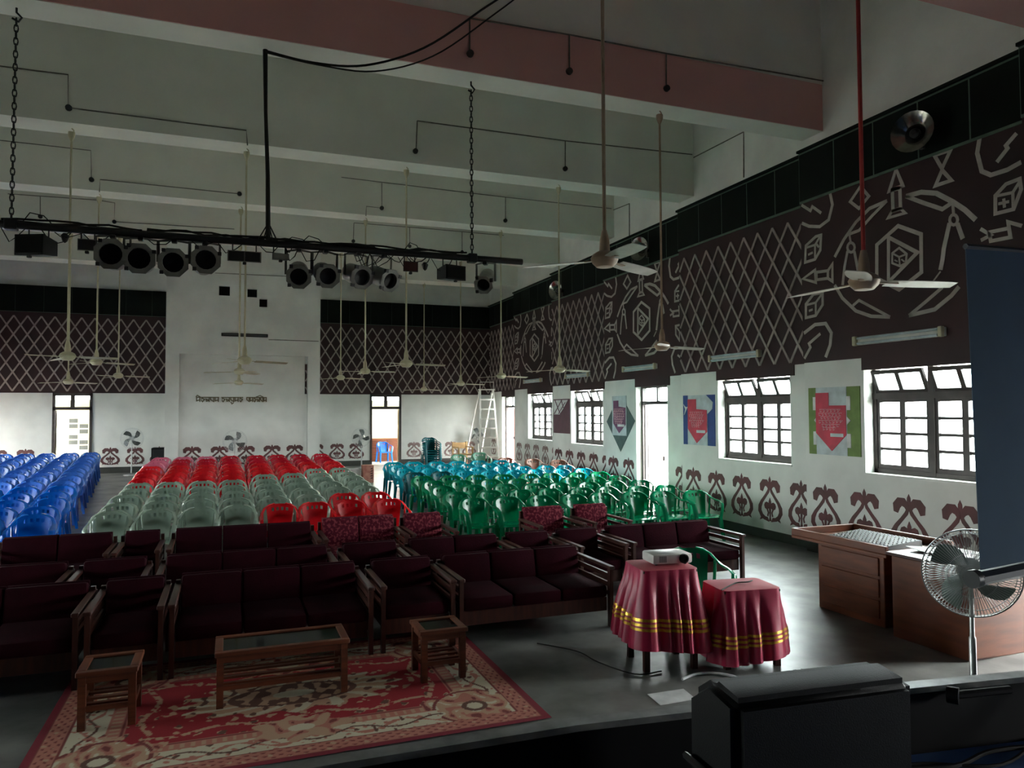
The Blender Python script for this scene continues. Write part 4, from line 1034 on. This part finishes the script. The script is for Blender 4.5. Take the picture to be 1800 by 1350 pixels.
def fixture_at(pxy): p_ = py(*pxy, YL); return (p_.x, YL, p_.z)
def par_can(pxy, r_, aim, tilt, m_, label, m_front=None):
    x, y, z = fixture_at(pxy)
    t = thing('par_can', label, 'stage light', (x, y, z), aim, 'par cans on the lighting bar')
    hd = thing('can_head', None, None, (0, 0, 0), parent=t); hd.rotation_euler = (tilt, 0, 0)
    Mx = Matrix.Rotation(R(90), 4, 'X')
    q = MB(); q.lathe([(.0, -.30), (r_*.55, -.29), (r_*.78, -.22), (r_*.82, -.12), (r_*.84, .12)], 18, Mx, True); q.build('can', m_, hd, True)
    q = MB()
    oct_ = [(r_*1.04*math.cos(R(22.5)+k*PI/4), r_*1.04*math.sin(R(22.5)+k*PI/4)) for k in range(8)]; inn = [(r_*.68*math.cos(R(22.5/2)+k*PI/8), r_*.68*math.sin(R(22.5/2)+k*PI/8)) for k in range(16)]
    # octagonal gel frame with round hole
    vs = [(u, -.155, v) for u, v in oct_]+[(u, -.155, v) for u, v in inn]+[(u, -.12, v) for u, v in oct_]+[(u, -.12, v) for u, v in inn]
    fs = []
    def ringf(o_, i_, rev):
        F = []
        for k in range(8):
            k2 = (k+1) % 8; a, b, c = i_+(2*k) % 16, i_+(2*k+1) % 16, i_+(2*k+2) % 16
            F += [(o_+k, a, b), (o_+k, b, o_+k2), (o_+k2, b, c)]
        return [f[::-1] for f in F] if rev else F
    fs += ringf(0, 8, False)+ringf(24, 32, True)
    fs += [(k, (k+1) % 8, 24+(k+1) % 8, 24+k) for k in range(8)]+[(8+k, 32+k, 32+(k+1) % 16, 8+(k+1) % 16) for k in range(16)]
    q.add(vs, fs); fr = q.build('gel_frame', m_front or m_, hd)
    for a in (.5, 2.2, 3.9):
        c, s_ = r_*math.cos(a), r_*math.sin(a); q = MB(); q.box(c-.02, c+.02, -.165, -.12, s_-.02, s_+.02); q.build('clip', M_dark, hd)
    q = MB(); q.lathe([(.0, .06), (r_*.72, .075), (r_*.72, .06), (.0, .05)], 18, Mx); q.build('lens', M_lens, hd, True)
    top = ZL-z
    q = MB(); w_ = r_*1.0
    q.tube([(-w_, .05, 0), (-w_, .03, top*.8), (0, 0, top*.86), (w_, .03, top*.8), (w_, .05, 0)], .012, 5, flat=(.016, .005, (0, 1, 0))); q.build('yoke', m_, t)
    q = MB(); q.rbox(-.03, .03, -.045, .045, top-.075, top-.035, .01); q.tube([(0, 0, top*.84), (0, 0, top-.05)], .012, 6); q.build('clamp', M_dark, t)
PC = [((198, 450), .17, R(-4), R(4), 'leftmost of the front group'), ((247, 457), .17, R(2), R(6), 'second of the left group'), ((306, 460), .165, R(6), R(-14), 'third of the left group, tilted down'), ((360, 460), .165, R(-2), R(4), 'fourth of the left group')]
PD = ['leftmost of the left four', 'second of the left four', 'third of the left four', 'fourth of the left four', 'first of the right four', 'second of the right four', 'third of the right four', 'fourth of the right four with clips']
ALLP = [((198, 450), .172, R(14), R(-3)), ((247, 457), .172, R(14), R(-5)), ((306, 461), .165, R(14), R(-14)), ((360, 460), .165, R(20), R(-2)), ((525, 482), .15, R(10), R(-26)), ((572, 482), .15, R(20), R(-22)), ((628, 484), .15, R(30), R(-22)), ((674, 489), .145, R(40), R(-24))]
for i, (p_, r_, am, ti) in enumerate(ALLP): par_can(p_, r_, am-R(14), -ti*.85, M_can, 'grey octagonal stage can on lighting bar, '+PD[i])
par_can((853, 494), .125, R(-30), R(30), M_silver, 'small silver stage can near right end of lighting bar')
def flood(pxa, pxb, depth, label, m_, m_front, split=False, aim=0, big=False):
    A, B = Vector(fixture_at(pxa)), Vector(fixture_at(pxb)); c = (A+B)/2; hw, hh = abs(B.x-A.x)/2, abs(B.z-A.z)/2
    t = thing('flood_light', label, 'stage light', c, aim, 'flood lights on the lighting bar')
    q = MB()
    q.hexa([(-hw, -depth/2, -hh), (hw, -depth/2, -hh), (hw*.7, depth/2, -hh*.6), (-hw*.7, depth/2, -hh*.6), (-hw, -depth/2, hh), (hw, -depth/2, hh), (hw*.7, depth/2, hh*.8), (-hw*.7, depth/2, hh*.8)]); q.build('housing', m_, t)
    for (a, b) in (((-1, -.03), (.03, 1)) if split else ((-1, 1),)):
        q = MB(); q.rbox(a*hw*.92, b*hw*.92, -depth/2-.012, -depth/2-.001, -hh*.86, hh*.86, .005, 1); q.build('glass_front', m_front, t)
    top = ZL-c.z
    for s_ in (-1, 1):
        q = MB(); q.tube([(s_*hw*.7, 0, hh*.6), (s_*hw*.7, 0, top-.03)], .008, 5); q.build('hanger', M_dark, t)
    q = MB(); q.rbox(-.02, .02, -depth/2-.01, -depth/2+.03, -hh-.03, -hh, .006, 1); q.build('latch', M_dark, t)
flood((38, 415), (97, 455), .30, 'large black box flood light at left end of lighting bar', M_box, M_lens, aim=R(-24))
flood((138, 421), (171, 444), .12, 'small dark flood light left of the octagonal cans', M_can, M_dark)
flood((400, 441), (459, 464), .12, 'double dark flood light between the two groups of cans', M_can, M_dark, True)
flood((476, 446), (506, 459), .14, 'small grey flood light right of the cable drop', M_grille, M_can, aim=R(10))
flood((707, 460), (733, 480), .12, 'small dark flood light with reddish front right of the cans', M_dark, M_wood2)
flood((771, 468), (810, 496), .30, 'black box flood light left of the small silver can', M_box, M_lens, aim=R(16))
for p_, lb in (((114, 418), 'small black plug hanging under left end of lighting bar'), ((747, 468), 'small black plug hanging under right part of lighting bar')):
    x, y, z = fixture_at(p_); t = thing('hanging_plug', lb, 'plug', (x, y, z)); q = MB(); q.lathe([(.0, -.06), (.025, -.04), (.045, .02), (.02, .05), (.0, .05)], 8); q.build('plug_body', M_dark, t, True)
    q = MB(); q.tube([(0, 0, .04), (.04, .01, .06), (.07, .02, .12), (.06, .01, ZL-z-.03)], .007, 5); q.build('lead', M_cable, t)

# ------------------------------------------------------------------ ceiling fans
def ceiling_fan(x, y, z, top, a0, label, m_rod, m_body, group='long-rod ceiling fans', rad=.70):
    t = thing('ceiling_fan', label, 'ceiling fan', (x, y, z), 0, group)
    q = MB(); q.lathe([(.0, -.075), (.07, -.07), (.105, -.035), (.118, .0), (.10, .035), (.06, .06), (.0, .06)], 18); q.build('motor_housing', m_body, t, True)
    q = MB(); q.lathe([(.045, .06), (.04, .16), (.022, .24)], 12); q.build('lower_canopy', m_body, t, True)
    q = MB(); q.lathe([(.016, .2), (.016, top-z-.14)], 8); q.build('rod', m_rod, t, True)
    q = MB(); q.lathe([(.016, top-z-.2), (.05, top-z-.12), (.05, top-z-.06)], 10); q.tube([(0, 0, top-z), (.03, 0, top-z-.03), (.03, 0, top-z-.06), (0, 0, top-z-.09)], .01, 5); q.build('hook', m_rod, t, True)
    for k in range(3):
        a = a0+k*2*PI/3; ca, sa = math.cos(a), math.sin(a)
        def bl(u, v):
            r_ = .17+(rad-.17)*v; w_ = .066+.02*math.sin(PI*v)-.02*max(0, v-.9)*10*.5; o_ = (u-.5)*2*w_
            zz = -.02-.02*(u-.5)-.015*v
            return (r_*ca-o_*sa, r_*sa+o_*ca, zz)
        q = MB(); q.sheet(bl, 3, 8, .005); b_ = q.build('blade', M_blade if m_body is not M_cream_metal else M_cream_metal, t, True)
        q = MB(); q.tube([(.1*ca, .1*sa, -.015), (.26*ca, .26*sa, -.025)], .02, 4, flat=(.03, .006, (0, 0, 1))); q.build('blade_arm', m_body, b_)
ceiling_fan(4.62, 4.40, 3.26, ZC, R(-21), 'ceiling fan on long red rod before the right wall emblem', M_red_metal, M_tan_metal)
ceiling_fan(2.93, 5.50, 3.53, ZS, R(24), 'nearest ceiling fan, broad pale blades, above green chairs', M_tan_metal, M_tan_metal)
FANS = [(5.86, 9.26, 3.20, 0, 'ceiling fan with tan rod below second beam near right wall', 1),
 (2.93, 13.0, 3.12, -8, 'ceiling fan on cream rod above right end of red chairs', 0), (5.93, 13.0, 3.07, 10, 'ceiling fan on cream rod above middle of green chairs', 0), (-2.33, 13.0, 3.13, -5, 'ceiling fan nearest on left above blue chairs', 0), (.22, 13.0, 3.12, 12, 'upper of three ceiling fans lined up before the booth', 0),
 (.18, 16.76, 3.13, 55, 'middle of three ceiling fans lined up before the booth', 0), (-2.5, 16.76, 3.28, 20, 'second ceiling fan above the aisle by blue chairs', 0), (2.84, 16.76, 3.18, -30, 'ceiling fan on cream rod right of booth, second row', 0), (6.1, 16.76, 3.12, 5, 'ceiling fan above teal chairs near right wall', 0),
 (.21, 20.5, 3.04, 30, 'lowest of three ceiling fans lined up before the booth', 0), (-2.58, 20.5, 3.18, 0, 'third ceiling fan left of booth', 0), (-3.65, 20.5, 3.02, 40, 'small far ceiling fan over left back door', 0), (2.81, 20.5, 3.2, 15, 'ceiling fan right of booth edge', 0), (6.22, 20.5, 3.07, -10, 'ceiling fan before right part of back lattice', 0), (6.15, 24.55, 3.03, 25, 'farthest ceiling fan before back lattice right of door', 0)]
for x, y, z, a, lb, tn in FANS: ceiling_fan(x, y, z, ZS, R(a), lb, M_tan_metal if tn else M_cream_metal, M_tan_metal if tn else M_cream_metal)

# ------------------------------------------------------------------ conduits on beams and walls
def conduit(label, runs, Y, boxes=(), r=.011):
    P0 = py(*runs[0][0], Y)
    t = thing('wiring_conduit', label, 'conduit', P0)
    for run in runs:
        q = MB(); q.tube([py(x, y, Y)-P0-Vector((0, .016, 0)) for x, y in run], r, 5); q.build('conduit_run', M_conduit, t)
    for b in boxes:
        c = py(*b, Y)-P0; q = MB(); q.lathe([(.0, 0), (.05, 0), (.045, .04), (.0, .045)], 10, Matrix.Translation(c) @ Matrix.Rotation(R(90), 4, 'X')); q.build('junction_box', M_dark, t, True)
conduit('dark conduit with three drops along face of pink-cast beam', [[(825, 33), (1000, 62), (1170, 95), (1446, 143)], [(825, 33), (825, 92)], [(1000, 62), (1000, 125)], [(1170, 95), (1170, 155)]], 9.05-.012, [(826, 95), (1000, 126), (1171, 156)])
conduit('conduit with two drops on right part of third beam', [[(733, 213), (993, 248), (1216, 272)], [(733, 213), (731, 265)], [(993, 248), (993, 297)]], 12.75, [(730, 266), (993, 297)])
conduit('stepped conduit on left part of third beam', [[(0, 117), (120, 132), (120, 190), (433, 230), (435, 256)]], 12.75, [(121, 190)])
conduit('stepped conduit on left part of fourth beam', [[(0, 247), (160, 265), (161, 315)], [(175, 338), (176, 316), (420, 341)]], 16.5, [(161, 316), (421, 341)], .009)
conduit('conduit with two drops on right part of fourth beam', [[(600, 312), (888, 347), (1074, 367)], [(671, 322), (671, 366), (644, 363), (643, 380)], [(888, 347), (888, 388)]], 16.5, [(671, 366), (888, 388)], .009)
conduit('stepped conduit on left part of fifth beam', [[(14, 341), (172, 352), (202, 357), (201, 390), (412, 403)], [(71, 346), (71, 380)]], 20.25, [(71, 381), (201, 390)], .009)
conduit('conduit with drops on right part of fifth beam', [[(622, 392), (750, 402), (885, 414)], [(622, 392), (621, 424)], [(720, 400), (720, 432)], [(812, 408), (812, 442)]], 20.25, [(621, 424), (720, 433), (812, 443)], .009)
conduit('thin wire line across upper booth front', [[(378, 480), (507, 486)]], YBF, (), .009)
conduit('thin wire line across booth right of batten', [[(472, 597), (560, 600)]], YBF, (), .012)
# vertical wires on the upper right wall
for (x, ya, yb, X, lb) in ((1308, 232, 312, XS[2], 'thin wire down upper right wall between second and third beams'), (1107, 358, 415, XS[3], 'thin wire down upper right wall between third and fourth beams')):
    a, b = px(x, ya, X), px(x, yb, X); c = px(x-88 if x > 1200 else x-30, ya+45 if x > 1200 else ya+12, X)
    t = thing('wall_wire', lb, 'wire', a); q = MB(); q.tube([c-a-Vector((.01, 0, 0)), Vector((-.01, 0, 0)), b-a-Vector((.01, 0, 0))], .012, 5); q.build('wire_run', M_conduit, t)

# ------------------------------------------------------------------ tube lights and horn speakers on the right wall
for k, (yc, wd) in {1: (7.70, 'nearest the screen over first window'), 2: (11.45, 'over second window beside lattice'), 3: (15.23, 'over the bright side door'), 4: (18.95, 'over third window'), 5: (22.73, 'farthest, over fourth window')}.items():
    X = XS[k]-.02; t = thing('tube_light', 'unlit white double tube light on maroon wall, '+wd, 'tube light', (X, yc, 3.26), 0, 'tube lights along the right wall')
    q = MB(); q.rbox(-.05, 0, -.74, .74, -.05, .07, .012); q.build('housing', M_tubelight, t, True)
    for z in (-.03, .045):
        q = MB(); q.tube([(-.078, -.66, z), (-.078, .66, z)], .018, 8); q.build('tube', M_tube, t, True)
    for s_ in (-1, 1):
        q = MB(); q.rbox(-.105, -.04, s_*.71-.03, s_*.71+.03, -.06, .08, .012); q.build('end_cap', M_cream_metal, t)
for (X, y, z, lb, rz) in ((8.72, 7.2, 5.90, 'large dark metal horn speaker high on right wall near screen', 0), (9.07, 14.75, 5.95, 'dark metal horn speaker high on right wall behind near fan', 0), (9.256, 19.8, 5.80, 'far small metal horn speaker high on right wall', 0)):
    t = thing('horn_speaker', lb, 'horn speaker', (X-.10, y, z), 0, 'horn speakers on the right wall')
    Mt = Matrix.Rotation(R(-90), 4, 'Y') @ Matrix.Rotation(R(20), 4, 'X')
    q = MB(); q.lathe([(.05, .0), (.06, .12), (.09, .2), (.16, .27), (.25, .31), (.27, .32), (.25, .30), (.15, .25), (.07, .17), (.03, .15), (.0, .15)], 22, Mt); q.build('bell', M_silver if False else mat('gunmetal', (150, 148, 140), .18, (110, 108, 102), 4, metal=.9), t, True)
    q = MB(); q.lathe([(.0, .14), (.06, .15), (.065, .24), (.03, .27), (.0, .27)], 14, Mt); q.build('driver', M_dark, t, True)
    q = MB(); q.box(-.02, .03, -.03, .03, -.16, .0); q.build('bracket', M_dark, t)

# ------------------------------------------------------------------ wall posters
def poster(name, label, X, y0, y1, z0, z1, layers, texts=()):
    W_, H_ = y1-y0, z1-z0
    t = thing(name, label, 'poster', (X, (y0+y1)/2, (z0+z1)/2))
    to3 = lambda u, v, d: (-d, (.5-u)*W_, (v-.5)*H_)
    for i, (nm, m_, pts, d) in enumerate(layers):
        q = MB(); q.prism(pts, to3, max(0, d-.012), d); q.build(nm, m_, t)
    g = random.Random(len(label))
    for (ua, ub, v, n) in texts:
        q = MB(); st = (ub-ua)/n
        q.strip([(ua, v+.018), (ub, v+.018)], .007, to3, .028, .031)
        for i in range(n):
            a = ua+i*st
            q.strip([(a+st*.2, v+.018), (a+st*.2, v-.018+g.uniform(-.006, .006)), (a+st*.7, v+g.uniform(-.02, .01))], .008, to3, .028, .031)
        q.build('text_line', M_poster_text, t)
rect = lambda a, b, c, d: [(a, c), (b, c), (b, d), (a, d)]
txt = [(.24, .66, .655, 6), (.22, .68, .60, 7), (.26, .66, .545, 6), (.22, .70, .49, 7), (.28, .64, .435, 5), (.30, .56, .385, 4)]
poster('wall_poster', 'green bordered wall poster with red arrow-shaped text panel between windows', XS[1], 8.42, 9.46, 1.56, 2.61,
 [('backing', M_poster_green, rect(0, 1, 0, 1), .012), ('pale_panel', M_poster_pale, rect(.16, .76, 0, 1), .018), ('red_arrow', M_poster_red, [(.16, .92), (.42, .92), (.42, .73), (.75, .73), (.75, .30), (.47, .06), (.16, .32)][::-1], .026)]
 + [('tab', M_paper, rect(a, b, c, d), .022) for a, b, c, d in ((.10, .16, .66, .86), (.10, .16, .14, .34), (.76, .83, .66, .86), (.76, .83, .12, .32))] + [('tab', M_paper, [(.12, .51), (.16, .47), (.16, .55)], .022), ('tab', M_paper, [(.76, .45), (.83, .51), (.76, .57)], .022), ('name_strip', M_poster_pale, rect(.45, .70, .27, .32), .029)], txt)
poster('wall_poster', 'blue bordered wall poster with red arrow-shaped text panel beside door', XS[2], 12.14, 13.22, 1.56, 2.57,
 [('backing', M_poster_blue, rect(0, 1, 0, 1), .012), ('pale_panel', M_poster_pale, [(.15, 0), (.78, 0), (.78, .62), (.93, .72), (.95, .85), (.74, 1), (.17, 1)], .018), ('red_arrow', M_poster_red, [(.17, .92), (.44, .92), (.44, .72), (.77, .70), (.77, .27), (.45, .04), (.17, .32)][::-1], .026), ('white_arrow', M_paper, [(.02, .82), (.10, .76), (.16, .77), (.08, .66), (.04, .60), (.08, .72)], .022), ('name_strip', M_poster_pale, rect(.45, .72, .245, .30), .029)], [(a, b, v-.01, n) for a, b, v, n in txt])
poster('diamond_poster', 'dark teal diamond poster with purple text panel on right wall', XS[3], 15.55, 16.97, 1.25, 2.72,
 [('backing', M_poster_teal, [(0, .50), (.5, 0), (1, .52), (.72, .77), (.70, .93), (.26, .93), (.27, .77)], .012), ('pale_panel', M_poster_pale, rect(.22, .72, .27, .94), .018), ('purple_arrow', M_poster_purple, [(.27, .86), (.45, .86), (.45, .76), (.70, .74), (.70, .46), (.47, .31), (.27, .47)][::-1], .026), ('name_strip', M_paper, rect(.42, .66, .42, .46), .029)], [(.30, .64, .70, 5), (.28, .66, .66, 6), (.28, .68, .615, 6), (.30, .66, .57, 6), (.32, .62, .525, 5), (.34, .60, .485, 4)])
poster('maroon_poster', 'plain maroon poster with white latticed corner on right wall', XS[4], 19.58, 20.74, 1.60, 2.62,
 [('backing', M_poster_maroon, rect(0, 1, 0, 1), .012), ('white_corner', M_paper, [(.04, .55), (.38, .55), (.62, .72), (.90, .97), (.04, .97)], .018)] + [('bar', M_poster_maroon, [(a, b), (a+.05, b), (c+.05, d), (c, d)], .022) for a, b, c, d in ((.04, .56, .52, .97), (.30, .56, .72, .90), (.10, .97, .40, .58), (.48, .97, .62, .74))])

# ------------------------------------------------------------------ ladder, wooden chair, back-wall odds and ends
yl = 26.2; zl = fz(yl-.7)
ld = thing('step_ladder', 'tall pale aluminium step ladder in the back right corner', 'ladder', (9.0, yl, zl))
HL = 2.85
for sx in (-1, 1):
    q = MB(); q.hexa([(sx*.36-.03, -.28, 0), (sx*.36+.03, -.28, 0), (sx*.36+.03, -.22, 0), (sx*.36-.03, -.22, 0), (sx*.26-.03, .10, HL), (sx*.26+.03, .10, HL), (sx*.26+.03, .15, HL), (sx*.26-.03, .15, HL)]); q.build('front_rail', M_alu, ld)
    q = MB(); q.hexa([(sx*.30-.36-.02, .86, 0), (sx*.30-.36+.02, .86, 0), (sx*.30-.36+.02, .92, 0), (sx*.30-.36-.02, .92, 0), (sx*.26-.02, .16, HL), (sx*.26+.02, .16, HL), (sx*.26+.02, .20, HL), (sx*.26-.02, .20, HL)]); q.build('rear_rail', M_alu, ld)
for i in range(7):
    f = (i+1)/8; hw = .36-.10*f; y = -.25+.375*f; q = MB(); q.box(-hw, hw, y-.06, y+.05, HL*f-.035, HL*f+.025); q.build('rung', M_alu, ld)
q = MB(); q.rbox(-.30, .30, .05, .24, HL, HL+.04, .008, 1); q.build('top_cap', M_alu, ld)
q = MB(); q.tube([(-.27, .1, HL), (-.27, .1, HL+.3), (.27, .1, HL+.3), (.27, .1, HL)], .016, 6); q.build('hand_rail', M_alu, ld)
wc = thing('wooden_chair', 'pale wooden armchair by the back wall left of ladder', 'chair', (8.05, 26.3, fz(25.9)), R(8)); wc.scale = (1.12, 1.12, 1.12)
q = MB(); q.box(-.27, .27, -.26, .26, .40, .44); q.build('seat', M_yellowwood, wc)
for sx in (-1, 1):
    q = MB(); q.box(sx*.25-.022, sx*.25+.022, -.26, -.21, 0, .64); q.build('leg', M_yellowwood, wc)
    q = MB(); q.box(sx*.25-.022, sx*.25+.022, .21, .26, 0, .82); q.build('leg', M_yellowwood, wc)
    q = MB(); q.box(sx*.25-.03, sx*.25+.03, -.28, .24, .64, .67); q.build('armrest', M_yellowwood, wc)
q = MB(); q.box(-.23, .23, .22, .25, .60, .80); q.build('backrest', M_yellowwood, wc)
lt_ = thing('low_table', 'low table with white cloth beside the red chairs', 'table', (3.2, 22.55, fz(22.3)))
q = MB(); q.rbox(-.42, .42, -.28, .28, .34, .38, .008); q.build('table_board', M_wood2, lt_)
q = MB(); q.sheet(lambda u, v: (-.44+.88*u, -.31, .06+.33*v+.0), 8, 3, .008); q.sheet(lambda u, v: (-.44+.88*u, -.31+.62*v, .39), 4, 4, .008); q.build('white_cloth', M_paper, lt_)
for sx in (-1, 1):
    for sy in (-1, 1):
        q = MB(); q.box(sx*.38-.02, sx*.38+.02, sy*.24-.02, sy*.24+.02, 0, .34); q.build('leg', M_wood2, lt_)
ct = thing('printed_carton', 'pinkish printed cardboard carton standing beside low table', 'carton', (3.86, 22.3, fz(22.1)))
q = MB(); q.rbox(-.16, .16, -.16, .16, 0, .52, .008, 1); q.build('box', M_crate, ct)
for i in range(5):
    q = MB(); q.prism([(.04, .12+i*.07), (.12, .12+i*.07), (.12, .17+i*.07)], lambda u, v, d: (u, -.16-d, v), 0, .003); q.build('printed_mark', M_wood2, ct)
q = MB(); q.box(-.16, .16, -.02, .02, .52, .525); q.build('tape', M_yellowwood, ct)
pd = thing('dark_box', 'dark box standing at back wall left of the booth pillar', 'box', (-2.15, 27.6, fz(27.2)))
q = MB(); q.rbox(-.28, .28, -.25, .25, 0, .85, .02); q.build('body', M_black, pd); q = MB(); q.rbox(-.24, .24, -.262, -.25, .05, .8, .004, 1); q.build('front_panel', M_dark, pd)
